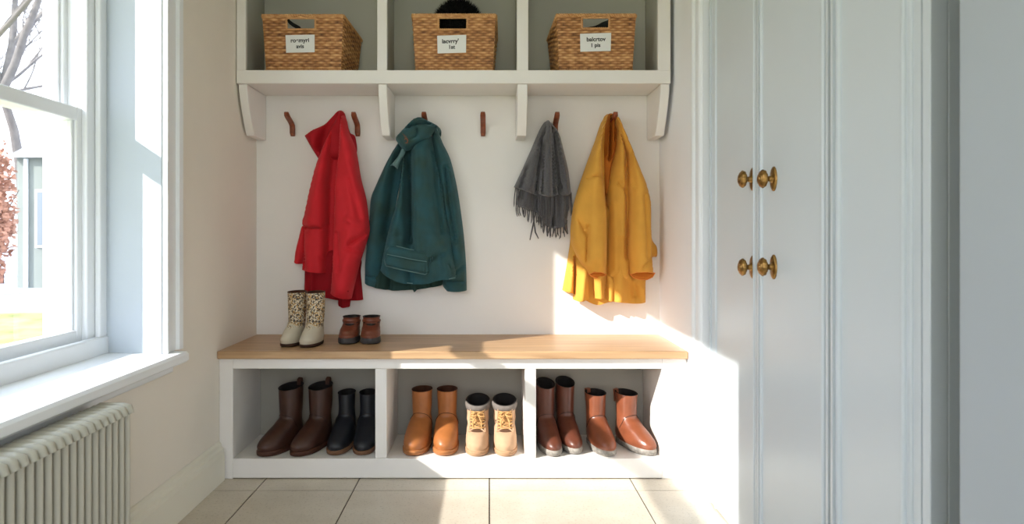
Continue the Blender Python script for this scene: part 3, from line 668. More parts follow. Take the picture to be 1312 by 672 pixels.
panel('front', [(787, 149), (790.5, 167), (789.5, 185), (784.5, 207), (780, 230), (778, 252), (778, 290), (777, 350), (783, 358, 'f'), (800, 360), (808, 345), (810, 250), (806, 213), (802, 190), (796, 168)],
      W0 - 0.026, 0.05, 11, M['yellow'], yel, [([(792, 165), (797, 200), (798, 300)], 0.010, 6), ([(793, 236), (805, 248)], -0.008, 4), ([(786, 260), (788, 345)], 0.006, 5), ([(803, 200), (803, 330)], -0.012, 4)], wr=0.005, seed=35)
def ysleeve(outl, lin_, folds, Y, H, seed, bind):
    s = panel('sleeve', outl, Y, H, 11, M['yellow'], yel, folds, wr=0.006, seed=seed)
    panel('cuff_lining', lin_, Y - 0.012, 0.012, 4, M['yellow_in'], yel, [], wr=0.001, seed=seed + 1, step=1.4, parent=s, label='dark orange inside of the cuff')
    path = [P(x, y, Y - H * k - 0.006) for (x, y, k) in bind]
    MB().tube(path, 0.0022, 6).build('cuff_binding', M['yellow_edge'], s, yel.location)
ysleeve([(781, 146.5), (776.5, 147), (771, 161), (761, 187), (750, 217.5), (738.5, 253), (734, 275), (732, 298), (733.5, 313), (740, 329), (748, 342), (754.6, 351.5, 'sf'), (761, 349, 'f'), (770, 348.8, 'f'), (777, 352, 's'), (778.8, 329), (779, 291), (778, 264), (776.5, 248), (773.5, 222), (772.5, 192), (775, 165)],
        [(754.6, 351, 's'), (762, 347), (771, 347), (777, 351.5, 's'), (772, 354.5), (764, 356), (758, 354)],
        [([(777, 150), (766, 190), (760, 240), (762, 330)], 0.014, 9), ([(752, 290), (751, 335)], -0.008, 2.5), ([(752.5, 228.5), (762, 226.5), (773, 225)], -0.006, 1.4), ([(740, 280), (750, 300)], -0.006, 3), ([(775, 262), (770, 340)], 0.006, 5)],
        W0 - 0.070, 0.060, 36, [(754.6, 351.5, 0.2), (761, 349.2, 0.95), (770, 349, 0.95), (777, 352, 0.2), (771, 355, 0.15), (764, 356.4, 0.15), (758, 354.5, 0.15), (754.6, 351.5, 0.2)])
ysleeve([(787, 146), (792, 148.5), (796, 154), (806.7, 178), (819, 209), (829.6, 235), (835.5, 259), (836, 285), (836.5, 312), (837.2, 331), (839, 350, 'sf'), (830, 348.5, 'f'), (816, 348.8, 'f'), (807.3, 351.7, 's'), (805.8, 329), (805, 302), (806, 272), (806.2, 246), (805.4, 213), (804, 197), (798.5, 182), (793, 166)],
        [(807.3, 351.4, 's'), (815, 347), (830, 347), (839, 350, 's'), (836, 355), (829, 358.2), (820, 358), (812, 355.5)],
        [([(792, 152), (808, 200), (819, 260), (821, 340)], 0.012, 10), ([(824, 250), (828, 330)], -0.006, 3), ([(797, 164), (806, 195), (812, 240)], -0.007, 3), ([(834, 330), (822, 342)], -0.005, 2.5)],
        W0 - 0.040, 0.068, 40, [(807.3, 351.7, 0.2), (816, 349, 0.95), (830, 348.7, 0.95), (839, 350.3, 0.2), (836, 355.4, 0.15), (829, 358.6, 0.15), (820, 358.4, 0.15), (812, 356, 0.15), (807.3, 351.7, 0.2)])

# ------------------------------------------------------------------ footwear
def pchip(x, xp, yp):
    xp = np.array(xp, float); yp = np.array(yp, float); h = np.diff(xp); dl = np.diff(yp) / h
    m = np.zeros(len(xp)); m[0] = dl[0]; m[-1] = dl[-1]
    for i in range(1, len(xp) - 1):
        if dl[i - 1] * dl[i] > 0:
            w1_ = 2 * h[i] + h[i - 1]; w2_ = h[i] + 2 * h[i - 1]
            m[i] = (w1_ + w2_) / (w1_ / dl[i - 1] + w2_ / dl[i])
    x = np.clip(x, xp[0], xp[-1]); k = np.clip(np.searchsorted(xp, x) - 1, 0, len(xp) - 2)
    t = (x - xp[k]) / h[k]
    return (yp[k] * (1 + 2 * t) * (1 - t) ** 2 + m[k] * h[k] * t * (1 - t) ** 2 + yp[k + 1] * t * t * (3 - 2 * t) + m[k + 1] * h[k] * t * t * (t - 1))

class Boot:
    """local frame: toe towards -Y, ground at z=0"""
    def __init__(s, L, W, H, sw, sd, st=0.02, toeh=0.062, ank=None, rim=0.10, inward=0.0, lean=0.0, tq=2.3, ankw=0.86, instep=1.0):
        s.L, s.W, s.H, s.st = L, W, H, st
        hb = sd * 0.56                       # heel back
        ft = -(L - hb)
        s.ft = ft; s.hb = hb
        s.rimslope = rim; s.inward = inward; s.lean = lean; s.tq = tq
        a = ank or (0.125 if H > 0.16 else H * 0.72)
        th = toeh; hs = sw / 2
        span = -sd * 0.5 - ft
        zz = [st, st + (th - st) * 0.35, st + (th - st) * 0.7, th, th + (a - th) * 0.25, th + (a - th) * 0.55, a, a + (H - a) * 0.25, H]
        yf = [ft + 0.004, ft, ft + 0.010, ft + span * 0.24, ft + span * 0.47 * instep, ft + span * 0.76 * instep, -sd * 0.5 + 0.004, -sd * 0.47, -sd * 0.5]
        yb = [hb - 0.004, hb, hb + 0.002, hb, hb - 0.003, hb - 0.008, hb - 0.012, sd * 0.47, sd * 0.5]
        hw = [W / 2 - 0.002, W / 2, W / 2 - 0.001, W / 2 - 0.003, W / 2 * 0.92, W / 2 * 0.86, min(hs, W / 2) * ankw, hs * 0.93, hs]
        # keep z strictly increasing
        s.zz, s.yf, s.yb, s.hw = zz, yf, yb, hw
    def pr(s, z):
        return pchip(z, s.zz, s.yf), pchip(z, s.zz, s.yb), pchip(z, s.zz, s.hw)
    def S(s, th, z, off=0.0):
        """point on the upper at angle th (0 = heel, pi = toe)"""
        f, b, w = (float(q) for q in s.pr(np.array([z])) )if False else [float(q[0]) for q in s.pr(np.array([z]))]
        f -= off; b += off; w += off
        yc, a = (f + b) / 2, (b - f) / 2
        cy, sx = math.cos(th), math.sin(th)
        k = min(1, max(0, (z - s.st) / (s.zz[6] - s.st)))        # 0 foot .. 1 shaft
        e = 2 / (s.tq + (2.0 - s.tq) * k)
        y = yc + a * math.copysign(abs(cy) ** e, cy)
        x = w * math.copysign(abs(sx) ** e, sx)
        u = (b - y) / max(1e-6, b - f)                            # 0 heel .. 1 toe
        nar = (1 - 0.20 * (1 - u) ** 1.5 * (1 - k) - 0.10 * max(0, (u - 0.72) / 0.28) ** 2 * (1 - k))
        x *= nar
        x += s.inward * (u ** 2) * (1 - k) + s.lean * z
        g = max(0.0, (z - s.zz[6]) / (s.H - s.zz[6]))
        zo = z + s.rimslope * y * g * g
        return (x, y, zo)
    def upper(s, ns=56, nth=48):
        zs = list(np.linspace(s.st - 0.004, s.zz[3], 12)) + list(np.linspace(s.zz[3], s.zz[6], 20))[1:] + list(np.linspace(s.zz[6], s.H, 14))[1:]
        v = []; f = []
        for z in zs:
            for k in range(nth): v.append(s.S(2 * PI * k / nth, max(z, s.st)) if z >= s.st else (lambda p: (p[0], p[1], z))(s.S(2 * PI * k / nth, s.st)))
        for i in range(len(zs) - 1):
            for k in range(nth): f.append((i * nth + k, i * nth + (k + 1) % nth, (i + 1) * nth + (k + 1) % nth, (i + 1) * nth + k))
        f.append(tuple(range(nth)))
        return v, f
    def lining(s, depth=0.12, nth=48, th=0.0045):
        v = []; f = []
        zs = [(s.H, 0.0, 0.0), (s.H, 0.0015, 0.0012), (s.H, -th, 0.0005), (s.H - 0.012, -th, 0), (s.H - depth * 0.5, -th, 0), (s.H - depth, -th - 0.004, 0)]
        for z, o, dz in zs:
            for k in range(nth):
                p = s.S(2 * PI * k / nth, z, o); v.append((p[0], p[1], p[2] + dz))
        for i in range(len(zs) - 1):
            for k in range(nth): f.append((i * nth + k, i * nth + (k + 1) % nth, (i + 1) * nth + (k + 1) % nth, (i + 1) * nth + k))
        f.append(tuple(range((len(zs) - 1) * nth, len(zs) * nth)))
        return v, f
    def sole(s, grow=0.005, arch=0.0, toe_up=0.0, nth=56, top_extra=0.0):
        v = []; f = []
        lv = [(0.0, grow - 0.005), (0.003, grow - 0.001), (s.st * 0.45, grow), (s.st * 0.5, grow - 0.0018), (s.st * 0.56, grow), (s.st - 0.002, grow), (s.st + top_extra, grow - 0.003), (s.st + top_extra, -0.004)]
        for z, g_ in lv:
            for k in range(nth):
                p = s.S(2 * PI * k / nth, s.st, g_)
                u = (s.hb - p[1]) / s.L
                lift = arch * math.exp(-((u - 0.38) / 0.12) ** 4) * (1 - z / (s.st + 1e-6)) if z < s.st else 0
                lift += toe_up * max(0, (u - 0.7) / 0.3) ** 2 * (1 - min(1, z / s.st))
                v.append((p[0], p[1], z + lift))
        n = len(lv)
        for i in range(n - 1):
            for k in range(nth): f.append((i * nth + k, i * nth + (k + 1) % nth, (i + 1) * nth + (k + 1) % nth, (i + 1) * nth + k))
        f += [tuple(range(nth)), tuple(range((n - 1) * nth, n * nth))]
        return v, f
    def line(s, a0, a1, zfun, r, n=26, off=0.001):
        return MB().tube([s.S(a0 + (a1 - a0) * i / n, zfun(i / n), off) for i in range(n + 1)], r, 6)

def strap(path, w, t):
    """flat strap along path [(point, side vector, normal)]"""
    v = []; n = len(path)
    for p, sd, nm in path:
        p, sd, nm = Vector(p), Vector(sd).normalized(), Vector(nm).normalized()
        v += [p - sd * w + nm * t, p + sd * w + nm * t, p + sd * w - nm * t, p - sd * w - nm * t]
    f = [(i * 4 + k, i * 4 + (k + 1) % 4, (i + 1) * 4 + (k + 1) % 4, (i + 1) * 4 + k) for i in range(n - 1) for k in range(4)]
    f += [(0, 1, 2, 3), (4 * n - 4, 4 * n - 3, 4 * n - 2, 4 * n - 1)]
    return MB().add(v, f)
def pull_tab(bt, root, m, th=0.0, w=0.010, up=0.014, down=0.03):
    p0 = Vector(bt.S(th, bt.H)); p1 = Vector(bt.S(th, bt.H - down, 0.003))
    out = Vector((math.sin(th), math.cos(th), 0)); side = Vector((math.cos(th), -math.sin(th), 0))
    pth = [(p1 + out * 0.001, side, out), (p0 + out * 0.005 - Vector((0, 0, 0.008)), side, out), (p0 + out * 0.006 + Vector((0, 0, up * 0.6)), side, out),
           (p0 + out * 0.003 + Vector((0, 0, up)), side, out + Vector((0, 0, 1))), (p0 - out * 0.004 + Vector((0, 0, up * 0.6)), side, -out), (p0 - out * 0.006 - Vector((0, 0, 0.014)), side, -out)]
    return strap(pth, w, 0.0016).build('pull_tab', m, root, bevel=0.0008)

def place(toe_px, toe_py, zsup, yaw, bt, name, label, cat, group):
    """stand a boot so that its toe tip meets the support at that spot"""
    Y = F * (EYE - zsup) / (toe_py - VY); X = (toe_px - VX) / F * Y
    a = math.radians(yaw)
    d = Vector((math.sin(a), -math.cos(a), 0)) * (-bt.ft)
    return empty(name, (X - d.x, Y - d.y, zsup + 0.0005), label, cat, group, a)

def plain_boot(bt, root, m, sole_m, lin_m, arch=0.006, toe_up=0.004, grow=0.005, seam_z=None, tab=None, extra=0.0, sole_label=None):
    v, f = bt.upper(); u = obj('upper', v, f, m, root, angle=70)
    v, f = bt.lining(min(0.12, bt.H * 0.45)); obj('lining', v, f, lin_m, root, angle=70)
    v, f = bt.sole(grow, arch, toe_up, top_extra=extra); obj('sole', v, f, sole_m, root, angle=50, label=sole_label)
    if seam_z:
        zs = seam_z
        bt.line(PI * 0.42, PI * 1.58, lambda t: zs - 0.055 * (abs(t - 0.5) * 2) ** 2.2, 0.0011).build('seam', M['seam'], u)
    if tab is not None: pull_tab(bt, root, m, *tab)
    return u

SZ = ZS + 0.0
G1 = 'boots in the bench cubbies'
# dark brown pair, left bay
for (px, py, yaw, lab) in ((332, 587, -26, 'dark brown leather boot at the far left of the left cubby'), (375.5, 587, -22, 'dark brown leather boot of the left cubby, beside the black boots')):
    bt = Boot(0.235, 0.100, 0.243, 0.094, 0.106, st=0.022, toeh=0.066, rim=0.16, inward=0.0)
    r = place(px, py, SZ, yaw, bt, 'boot', lab, 'boot', G1)
    plain_boot(bt, r, M['darkbrown'], M['brown_sole'], M['lining'], seam_z=0.135, tab=(0.0, 0.010, 0.016, 0.05))
# black pair
for (px, py, yaw, lab) in ((426, 585.5, -6, 'black leather ankle boot next to the dark brown pair'), (463, 585.5, 2, 'black leather ankle boot beside the white divider')):
    bt = Boot(0.225, 0.093, 0.211, 0.070, 0.088, st=0.020, toeh=0.062, rim=0.08, ankw=0.98)
    r = place(px, py, SZ, yaw, bt, 'boot', lab, 'boot', G1)
    plain_boot(bt, r, M['black_leather'], M['gum_sole'], M['lining'], seam_z=0.13, sole_label='brown gum rubber sole')
# tan pair
for (px, py, yaw, lab) in ((526.5, 586, -9, 'tan leather pull-on boot, nearer the left divider in the middle cubby'), (568.5, 586, -1, 'tan leather pull-on boot beside the laced sand boots')):
    bt = Boot(0.225, 0.106, 0.227, 0.084, 0.098, st=0.023, toeh=0.072, rim=0.05, ankw=0.9)
    r = place(px, py, SZ, yaw, bt, 'boot', lab, 'boot', G1)
    plain_boot(bt, r, M['tan'], M['tan_sole'], M['tan_lining'], seam_z=0.138, tab=None)
# sand laced pair
def laced(bt, root):
    v, f = bt.upper(); u = obj('upper', v, f, M['beige'], root, angle=70)
    v, f = bt.lining(0.09); obj('lining', v, f, M['lining'], root, angle=70)
    v, f = bt.sole(0.005, 0.004, 0.003); obj('sole', v, f, M['beige_sole'], root, angle=50)
    # padded collar
    c = MB(); nth = 44
    for (za, off) in ((0, 0),): pass
    v = []; f = []
    zs = [(bt.H - 0.034, 0.001), (bt.H - 0.028, 0.005), (bt.H - 0.014, 0.0065), (bt.H - 0.003, 0.005), (bt.H + 0.001, 0.001)]
    for z, o_ in zs:
        for k in range(nth): v.append(bt.S(2 * PI * k / nth, min(z, bt.H), o_)[:2] + (bt.S(2 * PI * k / nth, min(z, bt.H), o_)[2] + max(0, z - bt.H),))
    for i in range(len(zs) - 1):
        for k in range(nth): f.append((i * nth + k, i * nth + (k + 1) % nth, (i + 1) * nth + (k + 1) % nth, (i + 1) * nth + k))
    obj('collar', v, f, M['greyband'], root, angle=70)
    # tongue: a raised brown strip down the instep
    zt = [bt.H - 0.012 - (bt.H - 0.012 - 0.082) * i / 16 for i in range(17)]
    v = []; f = []
    for i, z in enumerate(zt):
        half = 0.50 + 0.12 * (i / 16)
        for j in range(9):
            t_ = PI + half * (j / 8 - 0.5) * 2
            v.append(bt.S(t_, z, 0.0025 if 0 < j < 8 else 0.0005))
    for i in range(16):
        for j in range(8): f.append((i * 9 + j, i * 9 + j + 1, (i + 1) * 9 + j + 1, (i + 1) * 9 + j))
    obj('tongue', v, f, M['tongue'], root, angle=70)
    # eyelet facings and laces
    fc = MB()
    for sg in (-1, 1):
        fc.tube([bt.S(PI + sg * (0.56 + 0.18 * t), bt.H - 0.020 - t * (bt.H - 0.020 - 0.080), 0.003) for t in [i / 14 for i in range(15)]], 0.0042, 8, squash=(1, 0.6))
    fc.tube([bt.S(PI + 0.74 * (1 - 2 * t), 0.080 + 0.012 * math.sin(PI * t), 0.003) for t in [i / 14 for i in range(15)]], 0.0036, 8)
    fc.build('facing', M['beige'], root)
    la = MB(); rows = 7
    def q(sg, i, o_=0.007): 
        t = i / (rows - 1); return bt.S(PI + sg * (0.50 + 0.16 * t), bt.H - 0.030 - t * (bt.H - 0.030 - 0.092), o_)
    for i in range(rows - 1):
        for sg in (-1, 1):
            a, b = Vector(q(sg, i)), Vector(q(-sg, i + 1)); z_m = (a.z + b.z) / 2
            mid = Vector(bt.S(PI, max(0.09, z_m), 0.011 + 0.002 * sg))
            la.tube([a, a.lerp(mid, 0.5) + Vector((0, -0.003, 0)), mid, b.lerp(mid, 0.5) + Vector((0, -0.003, 0)), b], 0.0029, 7)
    for i in range(rows):
        la.tube([q(-1, i), bt.S(PI - 0.22, bt.H - 0.030 - i / (rows - 1) * (bt.H - 0.122), 0.010), bt.S(PI + 0.22, bt.H - 0.030 - i / (rows - 1) * (bt.H - 0.122), 0.010), q(1, i)], 0.0026, 7)
    # bow loops
    top_ = Vector(bt.S(PI, bt.H - 0.040, 0.012))
    for sg in (-1, 1):
        la.tube([top_, top_ + Vector((sg * 0.012, -0.008, 0.008)), top_ + Vector((sg * 0.026, -0.006, 0.004)), top_ + Vector((sg * 0.028, -0.005, -0.008)), top_ + Vector((sg * 0.014, -0.008, -0.008)), top_], 0.0028, 7)
        la.tube([top_, top_ + Vector((sg * 0.010, -0.008, -0.014)), top_ + Vector((sg * 0.018, -0.010, -0.032)), top_ + Vector((sg * 0.017, -0.018, -0.046))], 0.0026, 7)
    la.build('laces', M['lace'], root)
    for i in range(rows):
        for sg in (-1, 1):
            p = Vector(q(sg, i, 0.005)); ey = MB(); ey.lathe([(0, 0.0036), (0.0025, 0.0036), (0.003, 0.002)], p, (sg * 0.35, -0.9, 0.25), 10)
            ey.build('eyelet', M['dark_metal'], root)
for (px, py, yaw, lab) in ((610.5, 586.5, -1, 'sand nubuck laced ankle boot beside the tan boots'), (648.5, 586.5, 1, 'sand nubuck laced ankle boot next to the right divider of the middle cubby')):
    bt = Boot(0.215, 0.098, 0.186, 0.096, 0.104, st=0.022, toeh=0.070, rim=0.26, ankw=0.96, ank=0.112)
    laced(bt, place(px, py, SZ, yaw, bt, 'boot', lab, 'boot', G1))
# espresso tall pair
for (px, py, yaw, lab) in ((712, 587, 9, 'tall dark brown boot beside the divider in the right cubby'), (739, 584, 9, 'tall dark brown boot beside the chestnut ankle boots')):
    bt = Boot(0.225, 0.090, 0.252, 0.078, 0.094, st=0.020, toeh=0.062, rim=0.30, ankw=0.92)
    r = place(px, py, SZ, yaw, bt, 'boot', lab, 'boot', G1)
    plain_boot(bt, r, M['espresso'], M['grey_sole'], M['lining'], seam_z=0.135, extra=0.008, grow=0.004, sole_label='scuffed grey rubber sole')
    zp = MB().tube([bt.S(-PI * 0.30, 0.12 + 0.08 * i / 6, 0.002) for i in range(7)], 0.002, 6); zp.build('zip', M['dark_metal'], r)
# chestnut ankle pair
for (px, py, yaw, lab) in ((783, 587, 11, 'chestnut leather ankle boot beside the tall dark brown boots'), (838, 585.5, 26, 'chestnut leather ankle boot at the right end of the right cubby')):
    bt = Boot(0.232, 0.096, 0.214, 0.084, 0.102, st=0.020, toeh=0.064, rim=0.08, ankw=0.92)
    r = place(px, py, SZ, yaw, bt, 'boot', lab, 'boot', G1)
    plain_boot(bt, r, M['chestnut'], M['grey_sole'], M['lining'], seam_z=0.130, extra=0.005, grow=0.004, tab=(-0.45, 0.011, 0.004, 0.045), sole_label='scuffed grey rubber sole')
# floral children's boots on the bench top
BT = 0.5012
for (px, py, yaw, lab) in ((363, 446, -13, 'floral child boot with cream toe on the oak bench top, farther from the brown shoes'), (388, 447, -12, 'floral child boot with cream toe on the oak bench top, nearer the brown shoes')):
    bt = Boot(0.155, 0.075, 0.214, 0.076, 0.082, st=0.014, toeh=0.05, ank=0.098, rim=0.06, ankw=0.90)
    r = place(px, py, BT, yaw, bt, 'boot', lab, 'boot', 'floral boots on the bench top')
    plain_boot(bt, r, M['floral'], M['floral_sole'], M['tan_lining'], arch=0.006, grow=0.003)
# small brown strap shoes
for (px, py, yaw, sg, lab) in ((441.5, 442.5, -4, 1, 'small brown leather strap shoe, nearer the floral boots'), (473, 442.5, 5, -1, 'small brown leather strap shoe below the green coat')):
    bt = Boot(0.150, 0.084, 0.104, 0.072, 0.080, st=0.020, toeh=0.052, ank=0.078, rim=0.03, ankw=1.0, instep=0.92)
    r = place(px, py, BT, yaw, bt, 'shoe', lab, 'shoe', 'small brown shoes on the bench top')
    plain_boot(bt, r, M['cherry'], M['dark_sole'], M['lining'], arch=0.002, grow=0.004, extra=0.010, sole_label='charcoal rubber sole with toe bumper')
    sp = MB().tube([bt.S(PI * 0.5 + PI * i / 20, 0.086 + 0.006 * math.sin(PI * i / 20), 0.003) for i in range(21)], 0.0058, 8, squash=(1, 0.4))
    sp.build('strap', M['cherry'], r)
    for s2 in (-1, 1):
        c_ = Vector(bt.S(PI + s2 * 1.15, 0.088, 0.004)); kn = MB()
        kn.tube([c_ + Vector((s2 * 0.004, 0, -0.004)), c_ + Vector((s2 * 0.014, -0.003, 0.008)), c_ + Vector((s2 * 0.018, -0.002, -0.002)), c_ + Vector((s2 * 0.008, -0.004, -0.010)), c_ + Vector((s2 * 0.004, 0, -0.004))], 0.0045, 8)
        kn.build('strap_loop', M['floral_sole'], r)

# ------------------------------------------------------------------ baskets
def basket(label, xl, xr, bxl, bxr, ztf, ztb, hole, lab, lines, tilt):
    z0 = 1.6365; Yf, Ybk = 2.738, 2.945; ins = 0.012
    r = empty('wicker_basket', ((xl + xr) / 2, (Yf + Ybk) / 2, z0), label, 'basket', 'wicker baskets in the cubbies')
    ro = r.location
    bl = [Vector((xl + ins, Yf + ins, z0)), Vector((xr - ins, Yf + ins, z0)), Vector((bxr - ins * 1.5, Ybk - ins, z0)), Vector((bxl + ins * 1.5, Ybk - ins, z0))]
    tl = [Vector((xl, Yf, ztf)), Vector((xr, Yf, ztf)), Vector((bxr, Ybk, ztb)), Vector((bxl, Ybk, ztb))]
    cen = sum(bl, Vector()) / 4
    v = []; fs = []; tone = []
    rows = 22; rnd = random.Random(int(xl * 1000))
    for w in range(4):
        a0, a1, b0, b1 = bl[w], bl[(w + 1) % 4], tl[w], tl[(w + 1) % 4]
        Lw = (a1 - a0).length; ns = max(6, int(Lw / 0.0205)); nu = ns * 6; nv = rows * 5
        nrm = (a1 - a0).cross(b0 - a0).normalized()
        if nrm.dot((a0 + a1) / 2 - cen) < 0: nrm = -nrm
        rowt = [rnd.uniform(-0.18, 0.18) for _ in range(rows)]
        celt = {}
        for sheet in (0, 1):
            base = len(v)
            for j in range(nv + 1):
                for i in range(nu + 1):
                    u, t = i / nu, j / nv
                    p = (a0.lerp(a1, u)).lerp(b0.lerp(b1, u), t)
                    rj = min(rows - 1, int(t * rows)); fr_ = t * rows - rj
                    bump = math.sqrt(max(0, 1 - (2 * fr_ - 1) ** 2))
                    wob = noise.noise(Vector((u * 13, rj * 3.7, w * 5.0)))
                    ov = math.cos(PI * u * ns + PI * rj)
                    hgt = 0.0012 + bump * (0.0026 + 0.0030 * ov)
                    stake = max(0, math.cos(PI * (u * ns - round(u * ns)) * 2.2)) if ov < 0 else 0
                    edgef = min(1, min(u, 1 - u) * nu / 3)
                    q = p + nrm * (hgt * (1 if sheet == 0 else -1) * edgef) + Vector((0, 0, 0.0012 * wob))
                    v.append(q)
                    ci = (w, int(u * ns), rj)
                    if ci not in celt: celt[ci] = rnd.uniform(-0.12, 0.12)
                    tone.append(max(0, min(1, 0.50 + 0.20 * ov * bump + (0.18 * (bump - 0.75)) * 2 + rowt[rj] + celt[ci])))  # random strand tone, plus crevice shade painted in as darker tone
            for j in range(nv):
                for i in range(nu):
                    uu, tt = (i + .5) / nu, (j + .5) / nv
                    if w == 0 and hole[0] < uu < hole[1] and hole[2] < tt < hole[3]: continue
                    q = (base + j * (nu + 1) + i, base + j * (nu + 1) + i + 1, base + (j + 1) * (nu + 1) + i + 1, base + (j + 1) * (nu + 1) + i)
                    fs.append(q if sheet == 0 else q[::-1])
    me = bpy.data.meshes.new('woven_body'); me.from_pydata([tuple(p - ro) for p in v], [], fs); me.materials.append(M['wicker'])
    at = me.attributes.new('tone', 'FLOAT', 'POINT'); at.data.foreach_set('value', tone)
    me.polygons.foreach_set('use_smooth', [True] * len(me.polygons))
    o = bpy.data.objects.new('woven_body', me); C.objects.link(o); o.parent = r
    def braid(name, path, rad, pitch, closed):
        # two twisted canes
        seglen = [0]
        pts = [Vector(p) for p in path] + ([Vector(path[0])] if closed else [])
        for a, b in zip(pts, pts[1:]): seglen.append(seglen[-1] + (b - a).length)
        tot = seglen[-1]; n = int(tot / 0.004); bm = MB(); tn = []
        for ph in (0, PI):
            pp = []
            for i in range(n + 1):
                s_ = tot * i / n; k = max(0, min(len(pts) - 2, int(np.searchsorted(seglen, s_) - 1)))
                c_ = pts[k].lerp(pts[k + 1], (s_ - seglen[k]) / max(1e-6, seglen[k + 1] - seglen[k]))
                t_ = (pts[k + 1] - pts[k]).normalized(); a_ = Vector((0, 0, 1)) if abs(t_.z) < 0.8 else Vector((0, -1, 0)); b_ = t_.cross(a_).normalized()
                an = s_ / pitch * 2 * PI + ph
                pp.append(c_ + (a_ * math.cos(an) + b_ * math.sin(an)) * rad * 0.6)
            bm.tube(pp, rad, 7)
        ob = bm.build(name, M['wicker'], r, ro)
        at_ = ob.data.attributes.new('tone', 'FLOAT', 'POINT'); at_.data.foreach_set('value', [0.74 + 0.16 * noise.noise(Vector((i * 0.013, 0, xl))) for i in range(len(ob.data.vertices))])
        return ob
    up_ = Vector((0, 0, 0.001))
    braid('rim', [p + up_ for p in tl], 0.0052, 0.020, True)
    braid('base_braid', [p + Vector((0, 0, 0.0065)) for p in bl], 0.0030, 0.02, True)
    # framed handle opening
    def fp(u, t, o_=0.004): return bl[0].lerp(bl[1], u).lerp(tl[0].lerp(tl[1], u), t) + Vector((0, -o_, 0))
    h0, h1, t0, t1 = hole
    braid('handle_surround', [fp(h0, t0), fp(h1, t0), fp(h1, min(t1, 0.985)), fp(h0, min(t1, 0.985))], 0.0032, 0.016, True)
    # bottom
    MB().add([p + Vector((0, 0, 0.003)) for p in bl] + [p + Vector((0, 0, 0.006)) for p in bl], [(0, 1, 2, 3), (4, 7, 6, 5), (0, 4, 5, 1), (1, 5, 6, 2), (2, 6, 7, 3), (3, 7, 4, 0)]).build('base', M['wicker'], r, ro)
    # card tag with handwriting
    l0, l1, lt0, lt1 = lab; q0, q1, q2, q3 = fp(l0, lt0, 0.009), fp(l1, lt0 + tilt, 0.009), fp(l1, lt1 + tilt, 0.009), fp(l0, lt1, 0.009)
    back = Vector((0, 0.0012, 0))
    cd = MB().add([q0, q1, q2, q3] + [q + back for q in (q0, q1, q2, q3)], [(0, 1, 2, 3), (4, 7, 6, 5), (0, 4, 5, 1), (1, 5, 6, 2), (2, 6, 7, 3), (3, 7, 4, 0)]).build('label_card', M['paper'], r, ro, smooth=False, label='white card tag with two lines of lettering')
    wv = (q1 - q0); W_ = wv.length; hv = (q3 - q0); H_ = hv.length
    verts = []; faces = []
    for (txt, cx, cy, size) in lines:
        cu = bpy.data.curves.new('lettering', 'FONT'); cu.body = txt; cu.size = size; cu.align_x = 'CENTER'; cu.align_y = 'CENTER'; cu.offset = 0.0007
        to = bpy.data.objects.new('lettering', cu); C.objects.link(to)
        dg = bpy.context.evaluated_depsgraph_get(); tm = bpy.data.meshes.new_from_object(to.evaluated_get(dg))
        n0 = len(verts)
        for vv in tm.vertices:
            verts.append(q0 + wv * (cx + vv.co.x / W_) + hv * (cy + vv.co.y / H_) + Vector((0, -0.0006, 0)))
        faces += [tuple(i + n0 for i in p.vertices) for p in tm.polygons]
        bpy.data.objects.remove(to); bpy.data.curves.remove(cu); bpy.data.meshes.remove(tm)
    obj('lettering', verts, faces, M['ink'], cd, ro, smooth=False)
    return r
basket('wicker basket in the left cubby with a card starting with r', -0.948, -0.611, -0.953, -0.574, 1.866, 1.822, (0.30, 0.66, 0.755, 0.955), (0.285, 0.655, 0.33, 0.645),
       [('roemyri', 0.50, 0.68, 0.024), ('avis', 0.50, 0.34, 0.022)], 0.01)
basket('wicker basket in the middle cubby with the black fur hat', -0.320, 0.026, -0.322, 0.032, 1.868, 1.824, (0.31, 0.66, 0.745, 0.955), (0.29, 0.65, 0.315, 0.63),
       [("lacvrry'", 0.46, 0.66, 0.024), ('1at', 0.50, 0.33, 0.022)], 0.015)
basket('wicker basket in the right cubby nearest the wardrobes', 0.283, 0.611, 0.262, 0.612, 1.868, 1.822, (0.315, 0.665, 0.765, 0.955), (0.285, 0.69, 0.345, 0.665),
       [('balcrtov', 0.52, 0.66, 0.024), ('1 pis', 0.50, 0.33, 0.022)], 0.015)
